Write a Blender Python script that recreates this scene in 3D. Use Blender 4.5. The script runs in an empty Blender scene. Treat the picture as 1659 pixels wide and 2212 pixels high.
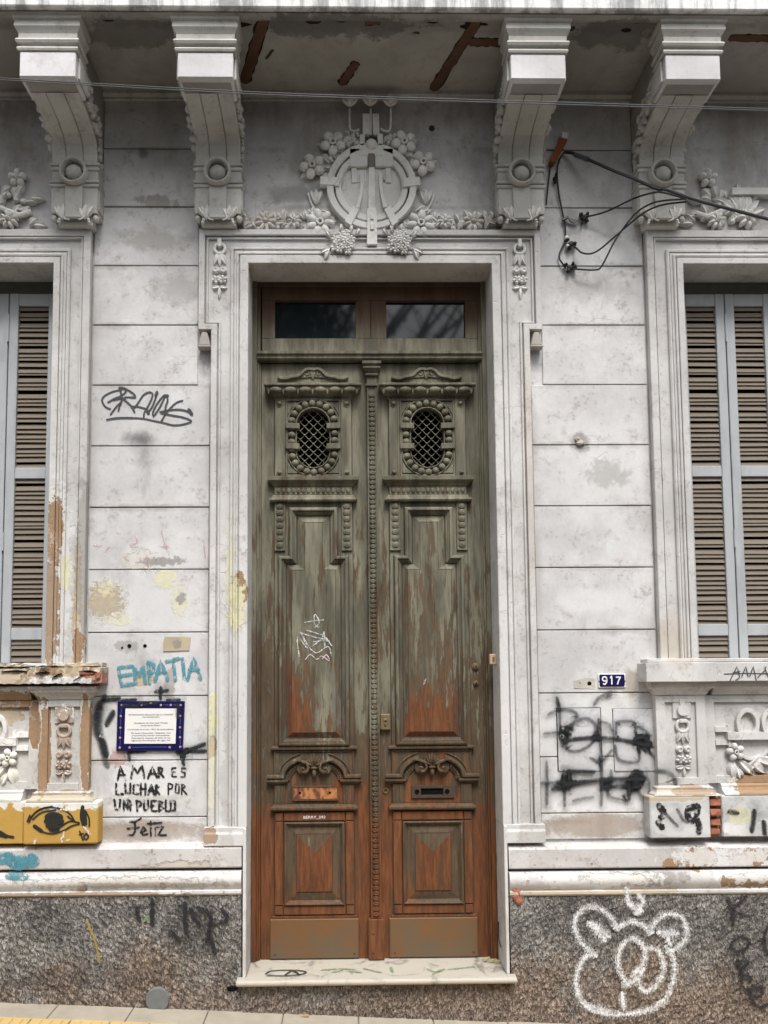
import bpy, bmesh, math, random
from math import sin, cos, pi, radians
from mathutils import Vector, Matrix
random.seed(7)
scene = bpy.context.scene
col = scene.collection

# ------------------------------------------------------------------ camera
CAM = Vector((-0.1744, -4.42, 1.800)); YAW, PIT, ROL = 0.015146, 0.0720474, -0.006836
FPX, PCX, PCY = 1700.0, 764.57, 1340.8          # focal length and principal point on a 1659 x 2212 sheet
F_ = Vector((sin(YAW)*cos(PIT), cos(YAW)*cos(PIT), sin(PIT)))
R0 = Vector((cos(YAW), -sin(YAW), 0)); U0 = R0.cross(F_)
RT = cos(ROL)*R0 + sin(ROL)*U0; UP = -sin(ROL)*R0 + cos(ROL)*U0
cd = bpy.data.cameras.new('camera'); cam = bpy.data.objects.new('camera', cd); col.objects.link(cam)
cam.matrix_world = Matrix(((RT.x, UP.x, -F_.x, CAM.x), (RT.y, UP.y, -F_.y, CAM.y), (RT.z, UP.z, -F_.z, CAM.z), (0, 0, 0, 1)))
cd.sensor_fit = 'AUTO'; cd.sensor_width = 36; cd.lens = 36*FPX/2212
cd.shift_x = (829.5-PCX)/2212; cd.shift_y = (PCY-1106)/2212
cd.clip_start = 0.05; cd.clip_end = 500
scene.camera = cam

# ------------------------------------------------------------------ world, sun, exposure
w = bpy.data.worlds.new('World'); scene.world = w; w.use_nodes = True
wn = w.node_tree; bg = wn.nodes['Background']
sky = wn.nodes.new('ShaderNodeTexSky'); sky.sky_type = 'NISHITA'; sky.sun_disc = False
SUN_EL, SUN_AZ = radians(58), radians(8)
sky.sun_elevation = SUN_EL; sky.sun_rotation = pi - SUN_AZ
sky.air_density = 1.0; sky.dust_density = 4.0; sky.ozone_density = 1.0
hs = wn.nodes.new('ShaderNodeHueSaturation'); hs.inputs['Saturation'].default_value = 0.14
wn.links.new(sky.outputs[0], hs.inputs['Color']); wn.links.new(hs.outputs[0], bg.inputs[0])
bg.inputs[1].default_value = 0.11
sd = bpy.data.lights.new('sun', 'SUN'); sd.energy = 1.5; sd.angle = radians(24); sd.color = (1, .965, .92)
sun = bpy.data.objects.new('sun', sd); col.objects.link(sun)
sun.rotation_euler = (radians(90)-SUN_EL, 0, SUN_AZ); sun.location = (0, -8, 9)
scene.view_settings.view_transform = 'Standard'; scene.view_settings.look = 'None'
scene.view_settings.gamma = 1; scene.view_settings.use_curve_mapping = False
scene.view_settings.exposure = 1.15

# ------------------------------------------------------------------ helpers: measuring
def ray(x, y): return (x-PCX)/FPX*RT - (y-PCY)/FPX*UP + F_
def at(x, y, Y=0.0):
    d = ray(x, y); t = (Y-CAM.y)/d.y; p = CAM+d*t; return (p.x, p.z)
def onz(x, y, Z):
    d = ray(x, y); p = CAM+d*((Z-CAM.z)/d.z); return (p.x, p.y)
def crop(x0, y0, s):                      # coordinates measured on an enlarged crop -> sheet
    return lambda p: (x0+s*p[0], y0+s*p[1])
C_TAG = crop(219.4, 812, .13228); C5 = crop(0, 1042.3, .3637); C7 = crop(0, 1371.5, .3637)
CR4 = crop(1163, 1470.2, .17857); CL2 = crop(0, 1398.9, .2157); CR3 = crop(1371.4, 1398.9, .2158)
C5B = crop(1042.4, 1755.4, .3717); CZ2 = crop(521.2, 1042.3, .3472); C4B = crop(0, 1755.4, .4299)
CZ3 = crop(521.2, 1563.5, .3803); C8P = crop(1152.1, 263.3, .19842); CM = crop(603.5, 181.0, .23147)

# ------------------------------------------------------------------ helpers: meshes
class MB:
    def __init__(s): s.bm = bmesh.new()
    def face(s, vs): 
        try: return s.bm.faces.new(vs)
        except ValueError: return None
    def v(s, *c): return s.bm.verts.new(c)
    def box(s, x0, x1, y0, y1, z0, z1):
        x0, x1 = min(x0, x1), max(x0, x1); y0, y1 = min(y0, y1), max(y0, y1); z0, z1 = min(z0, z1), max(z0, z1)
        a = [s.v(x, y, z) for z in (z0, z1) for y in (y0, y1) for x in (x0, x1)]
        for f in ((0, 1, 3, 2), (4, 6, 7, 5), (0, 4, 5, 1), (2, 3, 7, 6), (0, 2, 6, 4), (1, 5, 7, 3)): s.face([a[i] for i in f])
        return s
    def prism(s, pts, y0, y1, top=None):   # polygon in XZ between depths; top = other polygon at y0 (front)
        f = [s.v(p[0], y0, p[1]) for p in (top or pts)]; b = [s.v(p[0], y1, p[1]) for p in pts]
        s.face(f); s.face(b[::-1]); n = len(f)
        for i in range(n): s.face([f[i], b[i], b[(i+1) % n], f[(i+1) % n]])
        return s
    def ex(s, prof, x0, x1, taper=0):       # closed profile (y,z) extruded along X
        x0, x1 = min(x0, x1), max(x0, x1)
        a = [s.v(x0, p[0], p[1]) for p in prof]; b = [s.v(x1, p[0], p[1]) for p in prof]
        s.face(a); s.face(b[::-1]); n = len(a)
        for i in range(n): s.face([a[i], b[i], b[(i+1) % n], a[(i+1) % n]])
        return s
    def exr(s, prof, x0, x1, yb):            # moulding with mitred returns to depth yb; profile (y,z) open, bottom to top
        x0, x1 = min(x0, x1), max(x0, x1); rows = []
        ymin = max(p[0] for p in prof)
        for y, z in prof:
            o = (ymin-y)
            rows.append([s.v(x0-o, yb, z), s.v(x0-o, y, z), s.v(x1+o, y, z), s.v(x1+o, yb, z)])
        for i in range(len(rows)-1):
            for j in range(3): s.face([rows[i][j], rows[i][j+1], rows[i+1][j+1], rows[i+1][j]])
            s.face([rows[i][0], rows[i+1][0], rows[i+1][3], rows[i][3]])
        s.face(rows[0]); s.face(rows[-1][::-1]); return s
    def sph(s, x, y, z, rx, ry=None, rz=None, ang=0, seg=10, ring=6):
        ry = rx if ry is None else ry; rz = rx if rz is None else rz
        u = Vector((cos(ang), 0, sin(ang))); v = Vector((-sin(ang), 0, cos(ang))); w_ = Vector((0, 1, 0)); c = Vector((x, y, z))
        rows = []
        for i in range(1, ring):
            a = pi*i/ring
            rows.append([s.v(*(c+u*rx*cos(a)+v*rz*sin(a)*cos(2*pi*j/seg)+w_*ry*sin(a)*sin(2*pi*j/seg))) for j in range(seg)])
        t = s.v(*(c+u*rx)); b = s.v(*(c-u*rx))
        for j in range(seg):
            k = (j+1) % seg; s.face([t, rows[0][j], rows[0][k]]); s.face([b, rows[-1][k], rows[-1][j]])
            for i in range(len(rows)-1): s.face([rows[i][j], rows[i+1][j], rows[i+1][k], rows[i][k]])
        return s
    def tube(s, pts, r, seg=8, closed=False):
        P = [Vector(p) for p in pts]; n = len(P); rows = []
        for i in range(n):
            a = P[(i-1) % n] if (closed or i) else P[i]; b = P[(i+1) % n] if (closed or i < n-1) else P[i]
            d = (b-a).normalized(); h = Vector((0, 1, 0)) if abs(d.y) < .9 else Vector((1, 0, 0))
            e = d.cross(h).normalized(); g = d.cross(e); rr = r[i] if isinstance(r, (list, tuple)) else r
            rows.append([s.v(*(P[i]+e*rr*cos(2*pi*j/seg)+g*rr*sin(2*pi*j/seg))) for j in range(seg)])
        for i in range(n if closed else n-1):
            A, B = rows[i], rows[(i+1) % n]
            for j in range(seg): s.face([A[j], B[j], B[(j+1) % seg], A[(j+1) % seg]])
        if not closed: s.face(rows[0][::-1]); s.face(rows[-1])
        return s
    def band(s, pts, prof, closed=False):  # sweep closed profile (offset to the left of travel, y) along an XZ path with mitres
        n = len(pts); P = [Vector((p[0], p[1])) for p in pts]; rows = []
        for i in range(n):
            d1 = (P[i]-P[i-1]).normalized() if (i or closed) else (P[1]-P[0]).normalized()
            d2 = (P[(i+1) % n]-P[i]).normalized() if (i < n-1 or closed) else d1
            n1 = Vector((-d1.y, d1.x)); n2 = Vector((-d2.y, d2.x)); m = (n1+n2); k = m.length
            m = m/k if k > 1e-6 else n1; f = 1/max(.3, m.dot(n1))
            rows.append([s.v(P[i].x+m.x*o*f, y, P[i].y+m.y*o*f) for o, y in prof])
        q = len(prof)
        for i in range(n if closed else n-1):
            A, B = rows[i], rows[(i+1) % n]
            for j in range(q): s.face([A[j], A[(j+1) % q], B[(j+1) % q], B[j]])
        if not closed: s.face(rows[0]); s.face(rows[-1][::-1])
        return s
    def strip(s, pts, wd, y0, y1, closed=False):
        h = wd/2; return s.band(pts, [(-h, y1), (-h, y0+.002), (-h+.002, y0), (h-.002, y0), (h, y0+.002), (h, y1)], closed)
    def disc(s, x, z, r, y0, y1, seg=32, r2=None):
        P = [(x+r*cos(2*pi*i/seg), z+r*sin(2*pi*i/seg)) for i in range(seg)]
        T = [(x+(r2 or r)*cos(2*pi*i/seg), z+(r2 or r)*sin(2*pi*i/seg)) for i in range(seg)]
        return s.prism(P, y0, y1, T)
    def leaf(s, x, z, ang, L, W, y=0, h=.012, bend=0, n=7):
        rows = []
        for i in range(n+1):
            t = i/n; a = ang+bend*t; wv = W*.5*(sin(pi*min(1, t*1.02))**.75)+.0006
            px = x+cos(ang+bend*t*.5)*L*t; pz = z+sin(ang+bend*t*.5)*L*t; nx, nz = -sin(a), cos(a)
            hh = h*(.35+.65*sin(pi*t))
            rows.append([s.v(px+nx*wv, y, pz+nz*wv), s.v(px+nx*wv*.6, y-hh*.9, pz+nz*wv*.6), s.v(px, y-hh*.7, pz),
                         s.v(px-nx*wv*.6, y-hh*.9, pz-nz*wv*.6), s.v(px-nx*wv, y, pz-nz*wv)])
        for i in range(n):
            for j in range(4): s.face([rows[i][j], rows[i+1][j], rows[i+1][j+1], rows[i][j+1]])
        return s
    def flower(s, x, z, r, n=5, y=0, d=.02, rot=0.3, hole=True):
        for k in range(n):
            a = rot+2*pi*k/n
            s.sph(x+cos(a)*r*.60, y-d*.55, z+sin(a)*r*.60, r*.42, d*.6, r*min(.44, 2.0/n*.9+.02), a, 9, 6)
        if hole: s.tube([(x+r*.2*cos(t), y-d*1.05, z+r*.2*sin(t)) for t in [2*pi*i/8 for i in range(8)]], r*.09, 6, True)
        else: s.sph(x, y-d*.8, z, r*.24, d*.7, r*.24)
        return s
    def build(s, name, m, parent=None, bev=0, smooth=False, noise=0, seg=1):
        bm = s.bm
        bmesh.ops.recalc_face_normals(bm, faces=bm.faces)
        if bev:
            ed = [e for e in bm.edges if len(e.link_faces) == 2 and e.calc_face_angle(0) > .5]
            bmesh.ops.bevel(bm, geom=ed, offset=bev, segments=seg, affect='EDGES', clamp_overlap=True, profile=.5)
        if noise:
            for v in bm.verts: v.co += Vector((random.uniform(-1, 1), random.uniform(-1, 1), random.uniform(-1, 1)))*noise
        if smooth:
            for f in bm.faces: f.smooth = True
            for e in bm.edges:
                if len(e.link_faces) == 2 and e.calc_face_angle(0) > .75: e.smooth = False
        me = bpy.data.meshes.new(name); bm.to_mesh(me); bm.free(); me.materials.append(m)
        return link(name, me, parent)
def link(name, me, parent=None):
    o = bpy.data.objects.new(name, me); col.objects.link(o)
    if parent is not None:
        o.parent = parent
        if parent.type == 'EMPTY': o.location = -parent.location
    return o
def thing(name, label, cat, loc=(0, 0, 0), group=None):
    o = bpy.data.objects.new(name, None); col.objects.link(o); o.location = loc; o.empty_display_size = .1
    o['label'] = label; o['category'] = cat
    if group: o['group'] = group
    return o
def tag(o, label=None, cat=None, group=None, kind=None):
    if label: o['label'] = label
    if cat: o['category'] = cat
    if group: o['group'] = group
    if kind: o['kind'] = kind
    return o
def dup(root, loc, label):
    r = root.copy(); col.objects.link(r); r.location = loc; r['label'] = label
    for ch in list(root.children):
        c = ch.copy(); col.objects.link(c); c.parent = r
        for g in list(ch.children):
            d = g.copy(); col.objects.link(d); d.parent = c
    return r

# ------------------------------------------------------------------ helpers: materials
class MT:
    def __init__(s, name, rough=.85, spec=.3):
        s.m = bpy.data.materials.new(name); s.m.use_nodes = True; s.nt = s.m.node_tree
        s.b = s.nt.nodes['Principled BSDF']; s.b.inputs['Roughness'].default_value = rough
        s.b.inputs['Specular IOR Level'].default_value = spec
        s.pos = s.n('ShaderNodeNewGeometry').outputs['Position']
    def n(s, t, ins=None, **pr):
        nd = s.nt.nodes.new(t)
        for k, v in pr.items(): setattr(nd, k, v)
        for k, v in (ins or {}).items(): s.set(nd.inputs[k], v)
        return nd
    def set(s, sock, v):
        if isinstance(v, bpy.types.NodeSocket): s.nt.links.new(v, sock)
        else:
            if hasattr(sock.default_value, '__len__') and len(sock.default_value) == 4 and len(v) == 3: v = (*v, 1)
            sock.default_value = v
    def mix(s, f, a, b, bt='MIX'):
        nd = s.nt.nodes.new('ShaderNodeMix'); nd.data_type = 'RGBA'; nd.blend_type = bt
        s.set(nd.inputs[0], f); s.set(nd.inputs[6], a); s.set(nd.inputs[7], b); return nd.outputs[2]
    def math(s, op, a, b=0, c=0):
        nd = s.nt.nodes.new('ShaderNodeMath'); nd.operation = op; nd.use_clamp = False
        s.set(nd.inputs[0], a); s.set(nd.inputs[1], b)
        if op in ('MULTIPLY_ADD', 'SMOOTH_MIN'): s.set(nd.inputs[2], c)
        return nd.outputs[0]
    def rng(s, v, a, b, c=0, d=1):
        nd = s.n('ShaderNodeMapRange', {0: v, 1: a, 2: b, 3: c, 4: d}); nd.interpolation_type = 'SMOOTHSTEP'; return nd.outputs[0]
    def noise(s, scale, detail=4, rough=.55, st=(1, 1, 1), off=0, dist=0):
        mp = s.n('ShaderNodeMapping', {'Vector': s.pos, 'Scale': st, 'Location': (off, off*.7, off*1.3)})
        return s.n('ShaderNodeTexNoise', {'Vector': mp.outputs[0], 'Scale': scale, 'Detail': detail, 'Roughness': rough, 'Distortion': dist}).outputs[0]
    def blot(s, c, r, amp=1.6, sc=12, soft=.15, st=(1, 1, 1)):
        d = s.n('ShaderNodeVectorMath', {0: s.pos, 1: (c[0], c[1], c[2])}, operation='SUBTRACT').outputs[0]
        d = s.n('ShaderNodeVectorMath', {0: d, 1: (r[0], r[1], r[2])}, operation='DIVIDE').outputs[0]
        d = s.n('ShaderNodeVectorMath', {0: d}, operation='LENGTH').outputs['Value']
        nz = s.noise(sc, 6, .72, st, off=c[0]*3.1+c[2])
        v = s.math('ADD', s.math('SUBTRACT', 1.0, d), s.math('MULTIPLY', s.math('SUBTRACT', nz, .5), amp))
        s.rim = s.math('SUBTRACT', s.rng(v, -.16, -.03), s.rng(v, 0.0, soft)); return s.rng(v, 0.0, soft)
    def z(s): return s.n('ShaderNodeSeparateXYZ', {0: s.pos}).outputs[2]
    def x(s): return s.n('ShaderNodeSeparateXYZ', {0: s.pos}).outputs[0]
    def bump(s, h, st=.3, d=.01, nrm=None):
        i = {'Height': h, 'Strength': st, 'Distance': d}
        if nrm: i['Normal'] = nrm
        return s.n('ShaderNodeBump', i).outputs[0]
    def out(s, c, nrm=None):
        s.set(s.b.inputs['Base Color'], c)
        if nrm: s.set(s.b.inputs['Normal'], nrm)
        return s.m

K = dict(tan=(.31, .205, .125), brick=(.34, .14, .10), yellow=(.64, .58, .40), brown=(.26, .18, .11), black=(.03, .032, .035), white=(.74, .73, .72),
         grime=(.25, .235, .215), umber=(.21, .185, .155), smoke=(.10, .10, .10), sand=(.45, .36, .24), pale=(.58, .62, .62), pink=(.6, .36, .36))
def plaster(name, base=(.605, .598, .596), dirt=.5, blots=(), relief=1.0, flake=0.0, joints=False):
    t = MT(name, .9, .15)
    n1 = t.noise(1.7, 5, .6); n2 = t.noise(9, 6, .65, off=3); n3 = t.noise(55, 4, .6, off=7); n4 = t.noise(3.2, 6, .7, (1.3, 1.3, .45), off=11)
    b2 = tuple(v*.77 for v in base); b3 = (base[0]*1.08, base[1]*1.08, base[2]*1.09)
    c = t.mix(t.rng(n1, .32, .68), b2, b3)
    c = t.mix(t.math('MULTIPLY', t.rng(n2, .47, .66), .5), c, (base[0]*.76, base[1]*.73, base[2]*.72))
    c = t.mix(t.math('MULTIPLY', t.rng(n4, .55, .75), dirt), c, K['grime'])
    c = t.mix(t.math('MULTIPLY', t.rng(t.math('MULTIPLY', n2, n3), .30, .38), dirt), c, (.30, .28, .26))
    c = t.mix(t.math('MULTIPLY', t.rng(n3, .3, .7), .12), c, (.3, .3, .3))
    cr = t.n('ShaderNodeTexVoronoi', {'Vector': t.mix(.06, t.pos, t.n('ShaderNodeTexNoise', {'Vector': t.pos, 'Scale': 7.0}).outputs[1]), 'Scale': 4.5}, feature='DISTANCE_TO_EDGE').outputs[0]
    crk = t.math('MULTIPLY', t.math('SUBTRACT', 1, t.rng(cr, .0, .007)), t.rng(n1, .52, .6))
    c = t.mix(t.math('MULTIPLY', crk, .45), c, (.2, .18, .17))
    if joints:
        f_ = t.math('FRACT', t.math('DIVIDE', t.math('SUBTRACT', t.z(), 1.35-3.55), .355)); d_ = t.math('MINIMUM', t.math('MULTIPLY', f_, 1.8), t.math('SUBTRACT', 1, f_))
        js = t.math('MULTIPLY', t.rng(t.math('ADD', d_, t.math('MULTIPLY', t.math('SUBTRACT', n2, .5), .35)), .10, .0), t.rng(t.noise(2.6, 5, .7, off=51), .42, .62))
        c = t.mix(t.math('MULTIPLY', js, .55), c, (.27, .24, .215))
        xx_ = t.math('ABSOLUTE', t.x()); es = t.math('MULTIPLY', t.math('MAXIMUM', t.rng(xx_, 1.53, 1.61), t.rng(xx_, .985, .915)), t.rng(t.noise(5, 5, .7, (1, 1, .4), off=61), .42, .64))
        c = t.mix(t.math('MULTIPLY', es, .55), c, (.30, .27, .245))
    h = t.math('ADD', t.math('MULTIPLY', n2, .6), t.math('MULTIPLY', n3, .25)); h = t.math('SUBTRACT', h, t.math('MULTIPLY', crk, .4))
    if flake:
        fl = t.rng(t.noise(26, 5, .6, off=19), .62, .68); fl = t.math('MULTIPLY', fl, t.rng(t.noise(4, 3, off=23), .42, .6))
        c = t.mix(t.math('MULTIPLY', fl, flake), c, K['tan']); h = t.math('SUBTRACT', h, t.math('MULTIPLY', fl, .7))
    for b in blots:
        cc, rr, kind = b[:3]; op = b[3] if len(b) > 3 else 1.0; soft = b[4] if len(b) > 4 else .12
        m = t.blot(cc, rr, b[5] if len(b) > 5 else 1.8, b[6] if len(b) > 6 else 14, soft)
        if kind in ('tan', 'brown', 'brick', 'sand'): c = t.mix(t.math('MULTIPLY', t.rim, .55*op), c, (.70, .68, .64))
        kc = t.mix(t.math('ADD', t.math('MULTIPLY', n3, .5), t.math('MULTIPLY', n2, .5)), tuple(v*.55 for v in K[kind]), tuple(min(.85, v*1.45) for v in K[kind]))
        c = t.mix(t.math('MULTIPLY', m, op), c, kc)
        if kind in ('tan', 'brick', 'brown', 'sand'): h = t.math('SUBTRACT', h, t.math('MULTIPLY', m, .9))
        if kind == 'yellow': h = t.math('ADD', h, t.math('MULTIPLY', m, .4))
    return t.out(c, t.bump(h, .45*relief, .006))

Y_ = .35
wall_m = plaster('old_painted_plaster', blots=[
    ((-1.27, 0, 5.0), (.5, Y_, .48), 'umber', .34, 1.0, 1.4, 5), ((1.27, 0, 5.0), (.5, Y_, .48), 'umber', .34, 1.0, 1.4, 5), ((0, 0, 5.05), (.95, Y_, .50), 'umber', .32, 1.0, 1.4, 5), ((-2.2, 0, 5.0), (.5, Y_, .48), 'umber', .34, 1.0, 1.4, 5), ((2.2, 0, 5.0), (.5, Y_, .48), 'umber', .34, 1.0, 1.4, 5),
    ((-1.25, 0, 2.2), (.4, Y_, .28), 'white', .5, .5, 3, 9), ((-1.2, 0, 1.5), (.4, Y_, .4), 'white', .55, .5, 3, 8), ((-1.28, 0, 1.18), (.22, Y_, .17), 'white', .8, .3, 1.4, 9), ((1.25, 0, 2.9), (.4, Y_, .35), 'white', .45, .6, 3, 9), ((1.25, 0, 1.5), (.4, Y_, .4), 'white', .4, .6, 3, 9),
    ((-1.50, 0, 2.24), (.12, Y_, .12), 'grime', .6, .3, 3, 40), ((-1.50, 0, 2.24), (.11, Y_, .11), 'sand', .7, .3, 2.6, 30), ((-1.50, 0, 2.31), (.07, Y_, .06), 'yellow', .65, .5, 3, 40), ((-1.42, 0, 2.13), (.08, Y_, .04), 'yellow', .6, .2, 2.6, 26),
    ((-1.09, 0, 2.23), (.055, Y_, .10), 'yellow', .65, .5, 3, 40), ((-1.17, 0, 2.36), (.07, Y_, .06), 'yellow', .8, .2, 2.4, 22), ((-1.08, 0, 2.25), (.035, Y_, .04), 'grime', .8, .3, 2, 40),
    ((-1.30, 0, 2.47), (.09, Y_, .07), 'sand', .7, .3, 2.6, 30), ((-1.28, 0, 2.50), (.16, Y_, .10), 'white', .7, .5, 1.5, 10), ((-1.2, 0, 2.46), (.14, Y_, .03), 'grime', .8, .3, 2.6, 30),
    ((-1.33, 0, 3.165), (.13, Y_, .06), 'smoke', .8, .9, 1.4, 9), ((-1.3, 0, 3.09), (.09, Y_, .12), 'smoke', .3, 1.0, 1.0, 9), ((-1.32, 0, 4.87), (.05, Y_, .05), 'smoke', .7, .7, 1.5, 12),
    ((-1.37, 0, 1.985), (.10, Y_, .04), 'grime', .6, .4, 2.4, 30), ((-1.28, 0, 1.80), (.06, Y_, .05), 'sand', .7, .3, 2.2, 30), ((-1.14, 0, 1.76), (.04, Y_, .12), 'grime', .6, .4, 2.4, 30),
    ((1.20, 0, 3.14), (.07, Y_, .07), 'grime', .8, .5, 1.6, 16), ((1.35, 0, 2.95), (.16, Y_, .10), 'grime', .45, .5, 2.6, 18), ((1.36, 0, 2.53), (.03, Y_, .05), 'pale', .8, .1, 1, 8),
    ((1.25, 0, 2.22), (.26, Y_, .10), 'white', .75, .6, .8, 5), ((1.30, 0, 4.05), (.28, Y_, .13), 'grime', .45, .8, 2, 9), ((1.18, 0, 4.45), (.08, Y_, .12), 'grime', .6, .6, 2, 12),
    ((-1.25, 0, 4.35), (.28, Y_, .10), 'grime', .5, .7, 2.6, 14), ((-1.1, 0, 4.05), (.2, Y_, .14), 'grime', .45, .7, 2.6, 14), ((-1.25, 0, 4.57), (.14, Y_, .05), 'grime', .8, .4, 2.6, 20),
    ((-1.25, 0, .96), (.45, Y_, .075), 'brown', .55, .5, 1.6, 12), ((1.22, 0, .97), (.40, Y_, .09), 'brown', .55, .5, 1.6, 12), ((1.22, 0, 1.09), (.26, Y_, .05), 'white', .9, .2, 2.2, 16),
    ((-1.27, 0, 1.12), (.35, Y_, .05), 'brown', .2, .7, 1.6, 8), ((-.45, 0, 4.62), (.25, Y_, .08), 'grime', .6, .8, 2.4, 10), ((.45, 0, 4.75), (.3, Y_, .2), 'white', .3, 1.0, 1.6, 6),
    ((1.45, 0, 1.75), (.06, Y_, .12), 'brown', .5, .6, 1.8, 16), ((-1.42, 0, 1.36), (.05, Y_, .05), 'brick', .5, .2, 2.6, 40)], joints=True)
stone_m = plaster('dirty_moulded_stucco', (.57, .56, .545), .45, [
    ((-1.76, 0, 2.3), (.07, Y_, .6), 'white', .7, .15, 3, 16), ((-.73, 0, 1.3), (.05, Y_, 1.1), 'white', .6, .2, 3, 12), ((-.88, 0, 1.6), (.05, Y_, .7), 'white', .6, .2, 3, 12), ((.74, 0, 1.3), (.06, Y_, 1.1), 'white', .5, .3, 3, 12),
    ((-1.78, 0, 2.62), (.05, Y_, .22), 'tan', 1, .1, 2.2, 24), ((-1.79, 0, 2.2), (.045, Y_, .35), 'tan', .9, .1, 2.6, 26), ((-1.65, 0, 2.15), (.03, Y_, .45), 'sand', .9, .1, 2.6, 34),
    ((-1.72, 0, 2.4), (.02, Y_, .1), 'yellow', .9, .1, 2, 20), ((-1.62, 0, 2.5), (.05, Y_, .5), 'grime', .6, .2, 2.4, 20), ((-1.64, 0, 1.98), (.035, Y_, .1), 'tan', 1, .1, 2, 22),
    ((-.75, 0, 2.28), (.05, Y_, .12), 'tan', 1, .08, 2, 22), ((-.76, 0, 2.20), (.05, Y_, .17), 'yellow', .9, .1, 2.6, 24), ((-.80, 0, 2.4), (.03, Y_, .3), 'yellow', .5, .2, 2.6, 24),
    ((-.895, 0, 1.60), (.035, Y_, .13), 'yellow', .95, .1, 2, 24), ((-.895, 0, 1.42), (.03, Y_, .06), 'tan', .9, .1, 2, 24), ((-.90, 0, 1.3), (.03, Y_, .3), 'yellow', .5, .15, 2.6, 30),
    ((-.90, 0, .95), (.05, Y_, .05), 'tan', .8, .15, 2, 20), ((1.68, 0, 1.98), (.13, Y_, .2), 'sand', .35, .7, 1, 6), ((1.74, 0, 1.165), (.13, Y_, .03), 'tan', .8, .1, 2.6, 16),
    ((2.15, 0, 1.17), (.16, Y_, .09), 'tan', 1, .06, 2, 12), ((1.6, 0, 1.17), (.1, Y_, .04), 'sand', .3, .3, 2.6, 16), ((.90, 0, 3.0), (.04, Y_, .9), 'sand', .25, .6, 1, 6)], 1.3, .22)
ornament_m = plaster('carved_stucco', (.74, .73, .70), .25, [((-.62, 0, 4.45), (.16, Y_, .06), 'brown', .35, .4, 2.6, 26), ((.66, 0, 4.44), (.12, Y_, .05), 'brown', .35, .4, 2.6, 26),
    ((-1.70, 0, 1.45), (.07, Y_, .22), 'tan', .75, .1, 2.8, 34), ((-2.0, 0, 1.3), (.1, Y_, .1), 'yellow', .35, .2, 2, 20), ((1.97, 0, 1.3), (.06, Y_, .1), 'sand', .5, .3, 2, 16)], 1.3)
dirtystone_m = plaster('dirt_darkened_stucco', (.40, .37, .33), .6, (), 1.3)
corbel_m = plaster('corbel_stucco', (.53, .52, .485), .55, (), 1.0)
ruin_m = plaster('crumbling_stucco', (.55, .53, .50), .5, [
    ((-1.62, -.1, 1.84), (.20, Y_, .05), 'sand', .9, .1, 2.6, 16), ((-1.53, -.1, 1.80), (.09, Y_, .05), 'brick', .8, .1, 2.6, 18), ((-1.80, -.1, 1.82), (.1, Y_, .06), 'tan', .9, .1, 2.6, 18),
    ((-1.68, -.1, 1.79), (.18, Y_, .03), 'white', .9, .1, 2.4, 22), ((-1.98, -.05, 1.82), (.14, Y_, .07), 'sand', .8, .2, 2, 12), ((-2.0, 0, 1.68), (.18, Y_, .06), 'tan', 1, .08, 2, 14),
    ((-1.81, 0, 1.42), (.035, Y_, .27), 'tan', 1, .06, 1.6, 14), ((-1.585, 0, 1.45), (.03, Y_, .30), 'tan', 1, .05, 1.6, 12), ((-1.87, 0, 1.55), (.04, Y_, .14), 'tan', 1, .08, 1.6, 12),
    ((-2.05, 0, 1.60), (.12, Y_, .07), 'sand', .8, .2, 2.4, 16), ((-1.7, 0, 1.16), (.25, Y_, .04), 'sand', .6, .4, 2, 12)], 1.8, .35)
band_m = plaster('chipped_base_render', (.60, .58, .57), .55, [
    ((1.78, 0, .80), (.10, Y_, .07), 'tan', 1, .05, 2.4, 14), ((2.05, 0, .80), (.12, Y_, .05), 'tan', 1, .05, 2.4, 16), ((1.62, 0, .77), (.05, Y_, .03), 'tan', 1, .05, 2.4, 20),
    ((2.02, 0, .68), (.16, Y_, .04), 'brown', 1, .05, 2.4, 16), ((1.45, 0, .70), (.28, Y_, .05), 'grime', .8, .3, 2.4, 14), ((1.3, 0, .70), (.25, Y_, .03), 'sand', .7, .2, 2.6, 22),
    ((-1.4, 0, .71), (.6, Y_, .03), 'sand', .5, .2, 2.8, 28), ((-1.58, 0, .685), (.03, Y_, .03), 'brown', 1, .1, 1.6, 20), ((-1.15, 0, .685), (.02, Y_, .02), 'brown', 1, .1, 1.6, 20),
    ((-1.6, 0, .64), (.6, Y_, .02), 'tan', .7, .1, 2, 14), ((1.1, 0, .625), (.6, Y_, .02), 'sand', .6, .2, 2, 14), ((-1.05, 0, .79), (.2, Y_, .03), 'sand', .4, .4, 2.6, 20),
    ((-1.3, 0, .71), (.9, Y_, .05), 'white', .45, .15, 3, 22), ((1.15, 0, .70), (.4, Y_, .05), 'white', .7, .2, 3, 16), ((1.9, 0, .80), (.3, Y_, .06), 'white', .8, .1, 3, 16), ((2.1, 0, .71), (.25, Y_, .04), 'white', .8, .1, 3, 16), ((-1.9, 0, .70), (.3, Y_, .05), 'white', .7, .1, 3, 16),
    ((-1.2, 0, .69), (.6, Y_, .02), 'grime', .5, .2, 3, 24)], 1.7, .85)
fascia_m = (lambda t: t.out(t.mix(t.math('MULTIPLY', t.rng(t.noise(11, 6, .7, (1, 1, .12)), .42, .62), .8), (.74, .73, .73), (.22, .22, .22)), t.bump(t.noise(30, 5), .4, .01)))(MT('rain_streaked_fascia', .9, .1))
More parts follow.
